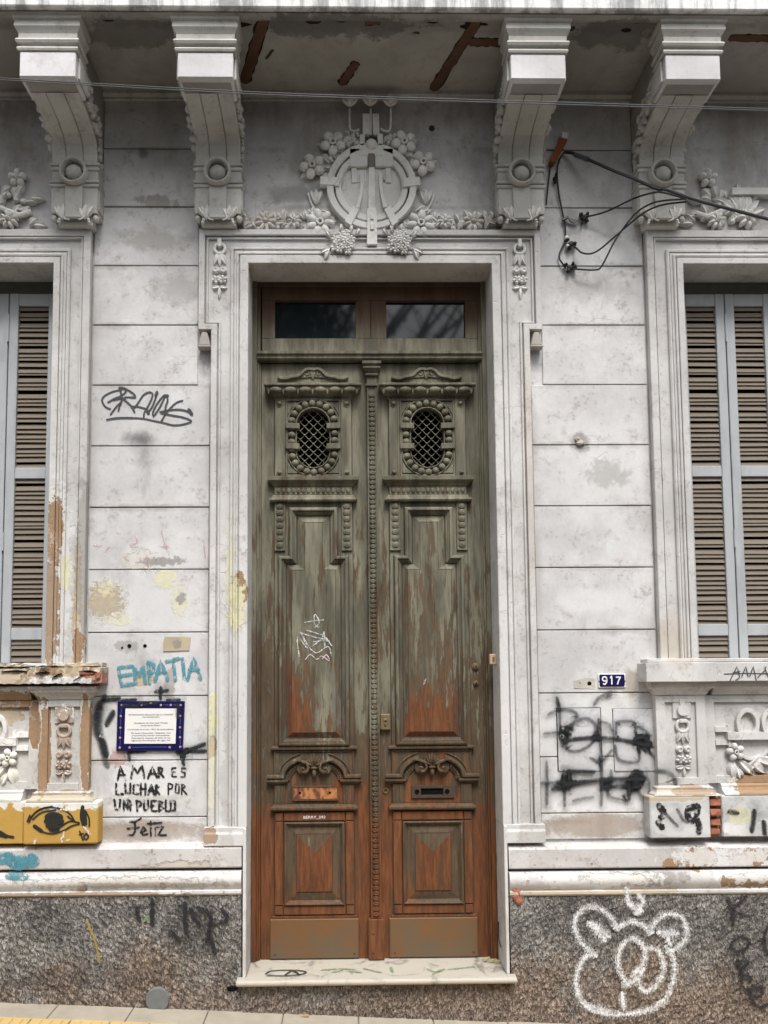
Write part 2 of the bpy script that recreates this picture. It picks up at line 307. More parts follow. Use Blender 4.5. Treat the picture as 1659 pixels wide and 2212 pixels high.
soffit_m = plaster('stained_soffit_plaster', (.40, .385, .35), .6, [((0, -.5, 5.24), (2.6, .07, .2), 'grime', .8, .5, 2.4, 7), ((-.2, -.5, 5.24), (.5, .10, .2), 'black', .5, .3, 3, 9), ((1.3, -.45, 5.24), (.3, .12, .2), 'black', .5, .3, 2.6, 8), ((-1.3, -.45, 5.24), (.3, .12, .2), 'black', .45, .3, 2.6, 8)], 1)
yellow_m = (lambda t: t.out(t.mix(t.rng(t.math('ADD', t.noise(18, 5, .6), t.math('MULTIPLY', t.math('SUBTRACT', t.z(), 1.09), 5.5)), .56, .62), t.mix(t.noise(6, 4), (.38, .225, .05), (.52, .33, .09)), t.mix(t.noise(12, 4), (.6, .58, .5), (.72, .7, .68))), t.bump(t.noise(30, 5), .4, .006)))(MT('yellow_painted_plaster', .85, .2))
greyblock_m = plaster('grey_painted_plaster', (.50, .51, .515), .5, [((1.6, 0, 1.13), (.2, Y_, .02), 'sand', .7, .1, 2.6, 18), ((1.65, 0, 1.0), (.2, Y_, .1), 'white', .5, .3, 3, 10), ((2.1, 0, .96), (.2, Y_, .06), 'white', .95, .08, 2.4, 12), ((2.0, 0, 1.03), (.08, Y_, .05), 'yellow', .8, .1, 2.4, 22)], .8)
def flat(name, c, rough=.7, spec=.3, var=.25, sc=20, st=(1, 1, 1), bmp=.2, metal=0):
    t = MT(name, rough, spec); t.b.inputs['Metallic'].default_value = metal
    n = t.noise(sc, 5, .6, st)
    return t.out(t.mix(n, tuple(v*(1-var) for v in c), tuple(v*(1+var) for v in c)), t.bump(n, bmp, .004))
slotwood_m = flat('dark_brown_timber', (.055, .038, .026), .7, .3, .4, 30)
slotshade_m = flat('shaded_slot', (.20, .18, .16), .95, .05)
dark_m = flat('dark_interior', (.006, .006, .006), .9, .05)
shadowgap_m = flat('dirt_shade_joint', (.06, .05, .045), .95, .05)
beam_m = flat('rotten_timber', (.115, .066, .045), .9, .1, .6, 14, (.3, 1, 1), .8)
rot_m = flat('charred_gap', (.03, .02, .015), .95, .05, .5, 14)
brick_m = flat('red_clay_brick', (.33, .13, .085), .9, .1, .4, 40, bmp=.8)
mortar_m = flat('old_lime_mortar', (.34, .23, .13), .95, .1, .3, 50, bmp=.8)
marble_m = (lambda t: t.out(t.mix(t.rng(t.noise(6, 7, .7, dist=1.2), .5, .66), (.40, .37, .315), (.19, .17, .145)), t.bump(t.noise(40, 5), .15, .003)))(MT('worn_marble', .55, .4))
black_cable_m = flat('black_rubber', (.02, .02, .022), .6, .4)
wire_m = flat('galvanised_wire', (.07, .074, .085), .5, .5)
brass_m = flat('tarnished_brass', (.16, .12, .06), .55, .5, .4, 40, metal=.3)
copper_m = (lambda t: t.out(t.mix(t.rng(t.noise(24, 5, .6, (1, 1, .5)), .42, .6), (.09, .032, .018), (.42, .17, .06)), t.bump(t.noise(40, 4), .2, .003)))(MT('corroded_copper', .6, .4))
porcelain_m = flat('white_porcelain', (.62, .6, .55), .4, .5, .08)
enamel_m = flat('blue_enamel', (.007, .007, .06), .3, .5, .2)
whiteen_m = flat('white_enamel', (.74, .73, .70), .35, .5, .05)
frame_blue_m = (lambda t: t.out(t.mix(t.math('MULTIPLY', t.rng(t.noise(7, 6, .65, (1, 1, .4)), .45, .7), .6), (.37, .388, .402), (.26, .268, .276)), t.bump(t.noise(40, 4, .5, (1, 1, .1)), .15, .003)))(MT('blue_grey_shutter_paint', .6, .35))
slat_m = (lambda t: t.out(t.mix(t.noise(5, 6, .7, (.6, 1, 3)), (.215, .180, .145), (.145, .122, .098)), t.bump(t.noise(60, 4, .5, (.2, 1, 1)), .2, .002)))(MT('tan_shutter_slat', .8, .15))

def wood(name, low=0.0, up=0.0, cling=.75):
    t = MT(name, .72, .25)
    g = t.noise(16, 8, .70, (3.0, 3.0, .34)); g2 = t.noise(5, 6, .65, (2.2, 1, .35), off=5); fine = t.noise(60, 4, .6, (3, 3, .12), off=2); bl = t.noise(2.2, 5, .6, (1.2, 1, .7), off=8)
    z = t.z()
    paint = t.mix(t.rng(g2, .35, .7), (.086, .081, .058), (.220, .207, .150))
    paint = t.mix(t.math('MULTIPLY', t.rng(fine, .5, .75), .5), paint, (.045, .042, .032))
    bare = t.mix(t.rng(g, .3, .7), (.046, .030, .018), (.112, .072, .041))
    rust = t.mix(t.rng(g, .3, .72), (.085, .030, .013), (.190, .072, .027))
    rust = t.mix(t.math('MULTIPLY', t.rng(fine, .5, .7), .5), rust, (.06, .025, .012)); rust = t.mix(t.math('MULTIPLY', t.rng(t.noise(7, 6, .65, (2, 1, .35), off=41), .5, .68), .7), rust, (.070, .045, .028))
    g5 = t.noise(9, 6, .6, (2.0, 1, .28), off=31); pat = t.math('MULTIPLY', t.rng(g5, .54, .60), t.rng(z, 3.3, 2.5, .15, .85))
    paint = t.mix(pat, paint, bare)
    # exposure of bare brown wood, more towards the foot of the door where the rain has stripped it
    f1 = t.math('ADD', t.math('ADD', g, t.math('MULTIPLY', bl, .75)), t.math('MULTIPLY', t.math('SUBTRACT', 2.35+low*.15, z), .19))
    c = t.mix(t.math('MULTIPLY', t.rng(f1, .93, 1.00), .88), paint, bare)
    f2 = t.math('ADD', t.math('ADD', t.math('MULTIPLY', g, .7), t.math('MULTIPLY', bl, .9)), t.math('MULTIPLY', t.math('SUBTRACT', 1.62+low, z), .42))
    c = t.mix(t.rng(f2, .86, .94), c, rust)
    h1 = t.math('ADD', t.math('MULTIPLY', bl, .8), t.math('MULTIPLY', g, .6))
    c = t.mix(t.math('MULTIPLY', t.rng(h1, .93-cling*.24, 1.04-cling*.22), cling), c, t.mix(fine, (.055, .050, .036), (.105, .098, .072)))   # paint still clinging low down
    if up: c = t.mix(t.math('MULTIPLY', t.rng(z, 3.75, 4.05), up), c, t.mix(g, (.055, .022, .014), (.11, .048, .027)))
    return t.out(c, t.bump(t.math('ADD', g, fine), .35, .004))
wood_m = wood('weathered_door_timber', -.28, 0, .45); panel_m = wood('stripped_door_panel', .22, 0, .45); trans_m = wood('transom_timber', 0, .80)
cling_m = wood('weathered_grey_timber', -1.2, 0, .9); mould_m = wood('worn_grey_moulding', -.85, 0, .75)
kick_m = (lambda t: t.out(t.mix(t.rng(t.math('ADD', t.noise(7, 6, .6), t.math('MULTIPLY', t.z(), .9)), .55, 1.0), (.115, .083, .050), (.155, .074, .030)), t.bump(t.noise(50, 5), .15, .003)))(MT('brown_kick_plate', .6, .3))
carve_m = wood('carved_door_timber', -.48, 0, .48)

def granite():
    t = MT('rough_hewn_granite', .85, .3)
    st = (1.15, 1.0, .62); q = t.n('ShaderNodeMapping', {'Vector': t.pos, 'Scale': st, 'Rotation': (0, .5, 0)}).outputs[0]
    q = t.mix(.022, q, t.n('ShaderNodeTexNoise', {'Vector': t.pos, 'Scale': 30.0}).outputs[1])
    v1 = t.n('ShaderNodeTexVoronoi', {'Vector': q, 'Scale': 105.0}); v2 = t.n('ShaderNodeTexVoronoi', {'Vector': q, 'Scale': 230.0})
    g = t.n('ShaderNodeSeparateColor', {0: v1.outputs['Color']}).outputs[0]; g2 = t.n('ShaderNodeSeparateColor', {0: v2.outputs['Color']}).outputs[1]
    rp = t.n('ShaderNodeValToRGB', {0: t.math('ADD', t.math('MULTIPLY', g, .6), t.math('MULTIPLY', g2, .4))}); e = rp.color_ramp.elements
    e[0].position = .12; e[0].color = (.065, .062, .060, 1); e[1].position = .92; e[1].color = (.36, .345, .325, 1)
    for p, cc in ((.35, (.115, .108, .103, 1)), (.6, (.195, .185, .172, 1))):
        k = e.new(p); k.color = cc
    c = rp.outputs[0]; c = t.mix(t.math('MULTIPLY', t.rng(t.noise(11, 6, .65, (1.3, 1, .5), off=3), .42, .62), .45), c, t.mix(1.0, c, (.42, .43, .46), 'MULTIPLY'))
    c = t.mix(t.math('MULTIPLY', t.rng(t.noise(16, 6, .65, (1.3, 1, .5), off=13), .55, .68), .5), c, t.mix(1.0, c, (1.6, 1.6, 1.62), 'MULTIPLY'))
    br = t.rng(t.math('SUBTRACT', t.noise(2.2, 5, .6), t.math('MULTIPLY', t.z(), .75)), .22, .50)
    c = t.mix(t.math('MULTIPLY', br, .75), c, t.mix(1.0, c, (.98, .74, .58), 'MULTIPLY'))
    for cc, rr, op in (((-1.0, 0, .48), (.2, .4, .22), .55), ((-1.75, 0, .50), (.2, .4, .15), .4), ((-1.3, 0, .56), (.2, .4, .06), .4), ((1.15, 0, .50), (.3, .4, .25), .45), ((2.0, 0, .3), (.3, .4, .4), .45), ((1.5, 0, .45), (.5, .4, .15), .35), ((-1.6, 0, .2), (.6, .4, .08), .4)):
        c = t.mix(t.math('MULTIPLY', t.blot(cc, rr, 1.6, 9, .6), op), c, t.mix(1.0, c, (.28, .28, .30), 'MULTIPLY'))
    h = t.math('ADD', t.math('ADD', v1.outputs['Distance'], t.math('MULTIPLY', g, .8)), t.math('MULTIPLY', t.noise(14, 6, .6), 1.2))
    return t.out(c, t.bump(h, .60, .010))
granite_m = granite()
def paint_mat(name, c, mode='spray', dens=.9, nz=30):
    t = MT(name, .7, .3)
    uv = t.n('ShaderNodeUVMap').outputs[0]; v = t.n('ShaderNodeSeparateXYZ', {0: uv}).outputs[1]
    e = t.math('SUBTRACT', 1, t.math('ABSOLUTE', t.math('SUBTRACT', t.math('MULTIPLY', v, 2), 1)))   # 0 at edge, 1 in the middle
    n = t.noise(nz, 5, .7); n2 = t.noise(nz*4, 3, .6, off=4)
    if mode == 'spray': a = t.math('MULTIPLY', t.rng(t.math('ADD', e, t.math('MULTIPLY', t.math('SUBTRACT', n2, .5), .5)), .0, .85), t.rng(n, .25, .55, .45, 1))
    elif mode == 'rough': a = t.math('MULTIPLY', t.rng(t.math('ADD', e, t.math('MULTIPLY', t.math('SUBTRACT', n2, .5), 1.1)), .12, .35), t.rng(n, .38, .50, .12, 1))
    elif mode == 'grain': a = t.math('MULTIPLY', t.rng(t.math('ADD', e, t.math('MULTIPLY', t.math('SUBTRACT', n2, .5), 1.6)), .12, .6), t.rng(n, .2, .5, .6, 1))
    elif mode == 'fuzzy': a = t.math('MULTIPLY', t.rng(t.math('ADD', e, t.math('MULTIPLY', t.math('SUBTRACT', t.noise(150, 2, .6, (1, 1, .6), off=9), .5), 2.4)), .10, 1.15), t.rng(n, .36, .60, .45, 1))
    else: a = t.rng(t.math('ADD', e, t.math('MULTIPLY', t.math('SUBTRACT', n2, .5), .3)), .02, .25)
    a = t.math('MULTIPLY', a, dens); t.set(t.b.inputs['Alpha'], a)
    return t.out(t.mix(n, tuple(x*.8 for x in c), tuple(min(.9, x*1.2) for x in c)))
P_BLACK = paint_mat('black_spray_paint', (.018, .02, .022), 'spray', .93); P_GREY = paint_mat('thin_black_spray', (.03, .032, .035), 'spray', .6)
P_SMOKE = paint_mat('black_overspray_mist', (.03, .03, .032), 'spray', .13); P_MARK = paint_mat('dark_marker', (.055, .055, .06), 'marker', .95); P_STEN = paint_mat('black_stencil_paint', (.015, .015, .016), 'rough', .97)
P_TEAL = paint_mat('teal_paint', (.08, .27, .34), 'rough', .85); P_WHITE = paint_mat('white_spray_paint', (.72, .73, .74), 'fuzzy', .97, 26)
P_PALE = paint_mat('pale_chalk_paint', (.62, .52, .55), 'rough', .9); P_YEL = paint_mat('yellow_paint', (.35, .26, .06), 'grain', .7)
P_GREEN = paint_mat('green_paint', (.16, .27, .12), 'rough', .7); P_PINK = paint_mat('faded_pink_paint', (.60, .36, .37), 'rough', .5)
P_INK = paint_mat('black_brush_paint', (.02, .02, .018), 'marker', .93); P_FAINT = paint_mat('faded_black_paint', (.016, .016, .02), 'grain', .85)

THICK = ('black_spray_paint', 'thin_black_spray', 'white_spray_paint', 'black_stencil_paint', 'teal_paint', 'faded_black_paint')
def catmull(P, n=6):
    if len(P) < 3: return [tuple(p) for p in P]
    o = []; Q = [P[0]]+list(P)+[P[-1]]
    for i in range(1, len(Q)-2):
        for k in range(n):
            t = k/n; a, b, c, d = Q[i-1], Q[i], Q[i+1], Q[i+2]
            o.append(tuple(.5*((2*b[j])+(-a[j]+c[j])*t+(2*a[j]-5*b[j]+4*c[j]-d[j])*t*t+(-a[j]+3*b[j]-3*c[j]+d[j])*t**3) for j in range(len(b))))
    o.append(tuple(P[-1])); return o
def strokes(name, lst, cr, Y, wd, m, parent, label=None, smooth=True, plane='XZ'):
    bm = bmesh.new(); uvl = bm.loops.layers.uv.new('UVMap'); k = 0
    for st in lst:
        W = wd*(1.75 if m.name in THICK else 1.25)
        if isinstance(st, tuple) and isinstance(st[0], list): W *= st[1]; st = st[0]
        D = [cr(p) for p in st]
        P = [at(p[0], p[1], Y) if plane == 'XZ' else onz(p[0], p[1], Y) for p in D]
        if smooth: P = catmull(P)
        elif len(P) > 1:
            Q = []
            for a, b in zip(P, P[1:]): Q += [a, ((a[0]*2+b[0])/3, (a[1]*2+b[1])/3), ((a[0]+2*b[0])/3, (a[1]+2*b[1])/3)]
            P = Q+[P[-1]]
        V = [Vector(p) for p in P]
        if len(V) < 2: continue
        d0 = (V[0]-V[1]).normalized(); d1 = (V[-1]-V[-2]).normalized()
        V = [V[0]+d0*W*.5, V[0]+d0*W*.3]+V+[V[-1]+d1*W*.3, V[-1]+d1*W*.5]
        ws = [.25, .8]+[1]*(len(V)-4)+[.8, .25]; rows = []
        for i, p in enumerate(V):
            d = (V[min(i+1, len(V)-1)]-V[max(i-1, 0)]).normalized(); nn = Vector((-d.y, d.x))*W*.5*ws[i]
            k += 1; e = .0012+.00022*(k*.12 % 9)
            q = [(p+nn), (p-nn)]
            rows.append([bm.verts.new((a.x, Y-e, a.y)) if plane == 'XZ' else bm.verts.new((a.x, a.y, Y+e)) for a in q])
        for i in range(len(rows)-1):
            f = bm.faces.new([rows[i][0], rows[i+1][0], rows[i+1][1], rows[i][1]])
            for lp, vv in zip(f.loops, ((i, 0), (i+1, 0), (i+1, 1), (i, 1))): lp[uvl].uv = (vv[0]*.1, vv[1])
        k += 14
    me = bpy.data.meshes.new(name); bm.to_mesh(me); bm.free(); me.materials.append(m)
    o = link(name, me, parent)
    if label: o['label'] = label
    return o
def text(name, body, size, m, loc, parent, w=None, ext=.0008, align='CENTER', shear=0):
    c = bpy.data.curves.new(name, 'FONT'); c.body = body; c.size = size; c.align_x = align; c.extrude = ext; c.shear = shear
    t = bpy.data.objects.new('tmp', c); me = bpy.data.meshes.new_from_object(t)
    bpy.data.objects.remove(t); xs = [v.co.x for v in me.vertices]; sx = 1
    if w and xs: sx = w/(max(xs)-min(xs))
    for v in me.vertices: v.co = Vector((v.co.x*sx+loc[0], loc[1]-v.co.z, v.co.y+loc[2]))
    me.materials.append(m); me.name = name
    return link(name, me, parent)
# ================================================================== pavement
def gz(x): return -.014-.0495*x
pm = flat('grey_concrete_tile', (.33, .295, .24), .85, .2, .28, 9); py = flat('yellow_tactile_tile', (.50, .355, .15), .8, .2, .15, 9)
grout_m = flat('dusty_grout', (.16, .145, .13), .95, .1); road_m = flat('worn_asphalt', (.05, .05, .052), .9, .2, .3, 40)
def slopebox(mb, x0, x1, y0, y1, dz0, dz1):
    a = [mb.v(x, y, gz(x)+d) for d in (dz0, dz1) for y in (y0, y1) for x in (x0, x1)]
    for f in ((0, 1, 3, 2), (4, 6, 7, 5), (0, 4, 5, 1), (2, 3, 7, 6), (0, 2, 6, 4), (1, 5, 7, 3)): mb.face([a[i] for i in f])
pave = tag(slopebox(b_ := MB(), -8, 8, -2.6, .3, -.3, -.008) or b_.build('pavement', grout_m), kind='structure')
x = -2.9; k = 0
while x < 2.9:
    for (y0, y1) in ((-.232, -.045), (-1.05, -.652), (-1.47, -1.056)):
        mb = MB(); d = random.uniform(-.0012, .0012); slopebox(mb, x+.003, x+.397, y0, y1, -.02, d); mb.build('tile', pm, pave, bev=.003)
    for i in range(2):
        for j in range(2):
            mb = MB(); xx = x+i*.2-.07; y1 = -.238-j*.207; slopebox(mb, xx+.003, xx+.197, y1-.2, y1, -.02, .001)
            for q in range(3):
                xa = xx+.03+q*.052; slopebox(mb, xa, xa+.03, y1-.185, y1-.015, .0012, .005)
            mb.build('tile', py, pave, bev=.0015)
    x += .4
mb = MB(); slopebox(mb, -8, 8, -2.75, -2.6, -.3, .0); tag(mb.build('kerb', pm, bev=.01), kind='structure')
mb = MB(); slopebox(mb, -60, 60, -60, -2.74, -.5, -.13); tag(mb.build('road', road_m), kind='structure')

# ================================================================== facade wall
JZ = [1.35+.355*i for i in range(11)]           # course joints
wall = thing('facade_wall', 'long weathered white rendered house front, the wall that everything else is fixed to', 'wall', (0, .1, 0))
mb = MB()
mb.box(-.72, .72, .012, .32, 4.19, 6.2)
for s in (-1, 1):
    mb.box(s*.72, s*1.83, .012, .32, -.3, 6.2); mb.box(s*1.83, s*3.02, .012, .32, 4.19, 6.2); mb.box(s*1.83, s*3.02, .012, .32, -.3, 1.86); mb.box(s*3.02, s*5, .012, .32, -.3, 6.2)
mb.build('wall_core', wall_m, wall)
mb = MB(); mb.box(-5, 5, .60, .62, -.3, 6.2); mb.box(-5, 5, .32, .62, 6.2, 6.22); mb.box(-5.02, -5, .3, .62, -.3, 6.2); mb.box(5, 5.02, .3, .62, -.3, 6.2); mb.build('dark_room', dark_m, wall)
def block(x0, x1, z0, z1):
    mb = MB(); g = .0034; yy = random.uniform(-.0012, .0012)
    mb.box(x0+.001, x1-.001, yy, .0135, z0+g, z1-g); mb.build('plaster_block', wall_m, wall, bev=.0022)
for s in (-1, 1):
    lev = [.895, 1.04]+JZ+[5.215]
    for i in range(len(lev)-1):
        z0, z1 = lev[i], lev[i+1]
        if i == len(lev)-2: z0 = JZ[-1]
        xi, xo = .925, 1.60
        if z1 > 3.80 and z0 < 4.3: xi = .995
        if z0 > 4.3: xi, xo = 1.0, 1.555
        if z0 < 1.3: xo = 1.60
        if s > 0: block(xi, xo, z0, z1)
        else: block(-xo, -xi, z0, z1)
mb = MB(); mb.box(-.74, .74, -.001, .0135, 4.395, 5.21); mb.build('plaster_panel', wall_m, wall)
for s in (-1, 1):
    mb = MB(); mb.box(s*1.80, s*3.6, -.001, .0135, 4.395, 5.21); mb.build('plaster_panel', wall_m, wall)
mb = MB(); mb.ex([(.012, 5.195), (-.012, 5.197), (-.012, 5.21), (-.022, 5.214), (-.03, 5.222), (-.03, 5.243), (.012, 5.243)], -3.6, 3.6); mb.build('wall_moulding', corbel_m, wall, smooth=True)
# holes, scars and fixings in the wall
for (x, z, r) in ((-1.365, 1.985, .011), (-1.278, 1.985, .010), (-1.405, 1.975, .006), (1.152, 1.757, .012), (1.214, 1.757, .012)):
    mb = MB(); mb.disc(x, z, r, -.0025, .004, 12); mb.build('drill_hole', dark_m, wall, noise=.0007)
patch_m = plaster('bare_tan_mortar', (.46, .38, .27), .5, [((-1.1, 0, 1.99), (.03, .3, .03), 'grime', .9, .3, 2, 30)], 1.2)
mb = MB(); mb.prism([(-1.175, 1.955), (-1.03, 1.957), (-1.022, 2.03), (-1.06, 2.035), (-1.168, 2.035), (-1.178, 2.0)], -.003, .01); tag(mb.build('mortar_patch', patch_m, wall, noise=.002), 'bare tan rectangle where a switch plate was')
patch2_m = plaster('cut_out_plaster', (.50, .47, .42), .9, [], 1.5)
mb = MB(); mb.prism([(1.128, 1.73), (1.245, 1.725), (1.25, 1.785), (1.2, 1.79), (1.16, 1.785), (1.125, 1.775)], -.002, .01); mb.build('mortar_patch', patch2_m, wall, noise=.002)
mb = MB(); mb.sph(*(1.20, -.006, 3.135), .026, .014, .018); mb.sph(1.185, -.006, 3.158, .014, .01, .014); mb.build('mortar_lump', dirtystone_m, wall, noise=.003)
mb = MB(); mb.disc(.372, 5.03, .017, -.006, .006, 12); mb.disc(.372, 5.03, .009, -.012, -.005, 10); mb.build('plugged_pipe_hole', shadowgap_m, wall)

# base mouldings and plinth, each side of the door
for s in (-1, 1):
    X0, X1 = s*.727, s*3.6; zo = .012 if s < 0 else -.012
    mb = MB(); mb.ex([(.01, .765+zo), (-.060, .765+zo), (-.064, .772+zo), (-.064, .868+zo), (-.050, .880+zo), (-.03, .888+zo), (.01, .892+zo)], X0, X1)
    tag(mb.build('base_band', band_m, wall), 'upper band of the base moulding')
    mb = MB(); mb.box(X0+s*.003, X1, -.035, .01, .749+zo, .766+zo); mb.build('shadow_groove', shadowgap_m, wall)
    n = 8; prof = [(.01, .652+zo), (-.062, .652+zo)]+[(-.066-.017*sin(pi*i/n), .658+zo+.088*i/n) for i in range(n+1)]+[(-.035, .7495+zo), (.01, .7495+zo)]
    mb = MB(); mb.ex(prof, X0, X1); tag(mb.build('base_band', band_m, wall, smooth=True), 'lower rounded band of the base moulding, flaked')
    mb = MB(); mb.ex([(.01, .620+zo), (-.066, .622+zo), (-.074, .632+zo), (-.074, .645+zo), (-.058, .6515+zo), (.01, .6515+zo)], X0, X1); tag(mb.build('base_ledge', band_m, wall), 'thin ledge above the granite')
    # granite plinth as a rough displaced sheet
    bm = bmesh.new(); xs = [X0+(X1-X0)*i/150 for i in range(151)]; zs = [-.32+(.62+zo+.32)*j/56 for j in range(57)]; g = []
    for zz in zs:
        g.append([bm.verts.new((x, -.062+(0 if i in (0,) else random.uniform(-.0045, .0045)), zz)) for i, x in enumerate(xs)])
    for j in range(56):
        for i in range(150): bm.faces.new([g[j][i], g[j][i+1], g[j+1][i+1], g[j+1][i]])
    a = [bm.verts.new((X0, .02, zz)) for zz in zs]
    for j in range(56): bm.faces.new([g[j][0], g[j+1][0], a[j+1], a[j]])
    me = MB(); me.bm.free(); me.bm = bm; tag(me.build('granite_plinth', granite_m, wall), 'rough grey granite plinth %s of the door' % ('left' if s < 0 else 'right'))
    mb = MB(); mb.box(s*.7015, s*.7195, -.068, .20, .20, .985); mb.build('jamb_lining', stone_m, wall, bev=.003, noise=.0006)
# pavement-side patches on the plinth
mb = MB(); p = at(*C4B((792, 940)), -.066); mb.disc(p[0], p[1], .066, -.0745, -.06, 28, .06); tag(mb.build('concrete_patch', flat('grey_cement', (.15, .155, .155), .9, .1, .3, 25), wall), 'round grey cement patch low in the granite')
mb = MB(); p = at(*C5B((200, 480)), -.07)
for q in ((0, 0, .028), (.01, -.03, .02), (-.008, .02, .018)): mb.sph(p[0]+q[0], -.062, p[1]+q[1], q[2], .014, q[2]*1.2)
mb.build('broken_brick_corner', brick_m, wall, noise=.004)
mb = MB(); p = at(*C4B((1165, 885)), -.066); mb.sph(p[0], -.062, p[1], .026, .012, .016); mb.sph(p[0]+.02, -.062, p[1]+.006, .012, .012, .01); mb.build('dark_hole', dark_m, wall, noise=.003)

# riser under the step + step
bm = bmesh.new(); mb = MB(); g = []
for j in range(19):
    g.append([mb.v(-.727+1.454*i/90, -.070+random.uniform(-.005, .005), -.2+.37*j/18) for i in range(91)])
for j in range(18):
    for i in range(90): mb.face([g[j][i], g[j][i+1], g[j+1][i+1], g[j+1][i]])
bm.free(); tag(mb.build('granite_riser', granite_m, wall), 'brownish granite riser under the door step')
step = thing('door_step', 'worn white marble door step with rounded nosing, green and black scribbles on top', 'step', (0, -.05, .17))
mb = MB(); n = 8; prof = [(.32, .167), (-.105, .167)]+[(-.105-.017*sin(pi*i/n), .167+.033*(1-cos(pi*i/n))/2) for i in range(1, n)]+[(-.105, .20), (.32, .203)]
mb.ex(prof, -.70, .70); mb.ex([(p[0] if p[0] < .2 else -.0695, p[1]) for p in prof], -.745, -.7005); mb.ex([(p[0] if p[0] < .2 else -.0695, p[1]) for p in prof], .7005, .745)
mb.build('tread', marble_m, step, smooth=True)

# ================================================================== door surround
sur = thing('door_surround', 'white eared stucco surround with stepped mouldings framing the green and brown door', 'door surround', (0, 0, .98))
path = [(.70, .99), (.70, 4.176), (-.70, 4.176), (-.70, .99)]
path = path[::-1]      # offset to the left of travel = outwards
inner = [(0, .20), (0, -.052), (.003, -.056), (.046, -.056), (.049, -.053), (.049, -.038), (.055, -.038), (.055, -.050), (.058, -.054), (.064, -.054), (.068, -.050), (.068, -.044),
         (.081, -.042), (.081, -.034), (.085, -.034), (.086, -.042), (.090, -.046), (.098, -.046), (.103, -.040), (.103, -.012), (.103, .011), (.06, .011), (.04, .20)]
mb = MB(); mb.band(path, inner); tag(mb.build('inner_moulding', stone_m, sur, smooth=False), 'stepped inner moulding against the opening')
op = [(-.859, .99), (-.859, 3.842), (-.932, 3.842), (-.932, 4.330), (.932, 4.330), (.932, 3.842), (.859, 3.842), (.859, .99)]
outer = [(0, .011), (0, -.030), (.003, -.036), (.010, -.036), (.013, -.030), (.0135, -.020), (.019, -.020), (.020, -.044), (.023, -.047), (.051, -.047), (.054, -.044), (.054, .011)]
mb = MB(); mb.band(op, outer); tag(mb.build('outer_moulding', stone_m, sur), 'flat outer band with ears at the top corners')
mb = MB()
for s in (-1, 1):
    mb.box(s*.802, s*.861, -.022, .010, .99, 4.279); mb.box(s*.861, s*.934, -.022, .010, 3.84, 4.279)
mb.box(-.934, .934, -.022, .010, 4.2791, 4.332)
mb.build('recessed_field', stone_m, sur)
for s in (-1, 1):
    mb = MB(); mb.ex([(.011, .892), (-.066, .892), (-.066, .955), (-.058, .965), (-.058, .992), (.011, .992)], s*.7035, s*.932); mb.build('pedestal', stone_m, sur, bev=.003)
    t = thing('hanging_block', '%s of the two small stucco blocks hanging under the ears of the door surround' % ('left' if s < 0 else 'right'), 'ornament', (s*.945, 0, 3.72), 'stucco blocks under the ears')
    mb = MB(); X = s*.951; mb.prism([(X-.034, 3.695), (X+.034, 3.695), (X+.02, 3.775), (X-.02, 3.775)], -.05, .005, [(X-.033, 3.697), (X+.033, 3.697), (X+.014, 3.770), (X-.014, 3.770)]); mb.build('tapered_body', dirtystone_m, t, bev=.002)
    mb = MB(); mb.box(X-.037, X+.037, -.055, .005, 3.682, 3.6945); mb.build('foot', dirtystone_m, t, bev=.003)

def drop(X, Zt, sc, Y, m, name, label, ring=True, plate=False, k=1.0):
    """festoon: ring, three leaves, flowers, bud"""
    t = thing(name, label, 'garland', (X, Y, Zt-.4*sc))
    def z(v): return Zt-v*sc
    if plate:
        mb = MB(); mb.box(X-.052, X+.052, Y-.012, Y+.002, z(.004), z(.095)); mb.build('plate', m, t, bev=.003)
        mb = MB(); mb.disc(X, z(.05), .034, Y-.03, Y, 24, .03); mb.build('boss', m, t, smooth=True)
        mb = MB(); mb.box(X-.015, X+.015, Y-.02, Y, z(-.012), z(.02)); mb.box(X-.02, X+.02, Y-.024, Y, z(.10), z(.118)); mb.build('clip', m, t, bev=.002)
        rz, rr = z(.135), .034
    else:
        mb = MB(); mb.box(X-.011, X+.011, Y-.030, Y, z(-.006), z(.042)); mb.build('clip', m, t, bev=.002)
        rz, rr = z(.048), .030
    mb = MB(); mb.tube([(X+rr*cos(a), Y-.010, rz+rr*sin(a)) for a in [2*pi*i/20 for i in range(20)]], .0095, 8, True); mb.build('ring', m, t, smooth=True)
    b = rz-.012
    for a, L in ((-pi/2, .088), (-pi/2-.42, .088), (-pi/2+.42, .088)):
        mb = MB(); mb.leaf(X, b, a, L*sc, .036, Y, .022, 0); mb.build('leaf', m, t, smooth=True)
    b -= .118*sc
    for sx in (-1, 1):
        mb = MB(); mb.sph(X+sx*.022, Y-.006, b, .021, .016, .021); mb.tube([(X+sx*.022+.011*cos(a), Y-.02, b+.011*sin(a)) for a in [2*pi*i/10 for i in range(10)]], .005, 6, True); mb.build('rosebud', m, t, smooth=True)
    b -= .055*sc
    for sx in (-1, 1):
        mb = MB(); mb.flower(X+sx*.019, b, .026, 5, Y, .02, .4*sx, True); mb.build('flower', m, t, smooth=True)
    b -= .042*sc
    for sx in (-1, 1):
        mb = MB(); mb.leaf(X, b+.004, -pi/2+sx*1.25, .045, .03, Y, .02, sx*.3); mb.build('leaf', m, t, smooth=True)
    mb = MB(); mb.leaf(X, b, -pi/2, .068*sc, .022, Y, .022); mb.build('leaf', m, t, smooth=True)
    return t
drop(-.868, 4.322, 1.0, -.022, ornament_m, 'stucco_garland', 'stucco garland of ring, leaves and flowers hanging in the left ear of the door surround')
drop(.868, 4.322, 1.0, -.022, ornament_m, 'stucco_garland', 'stucco garland of ring, leaves and flowers hanging in the right ear of the door surround')

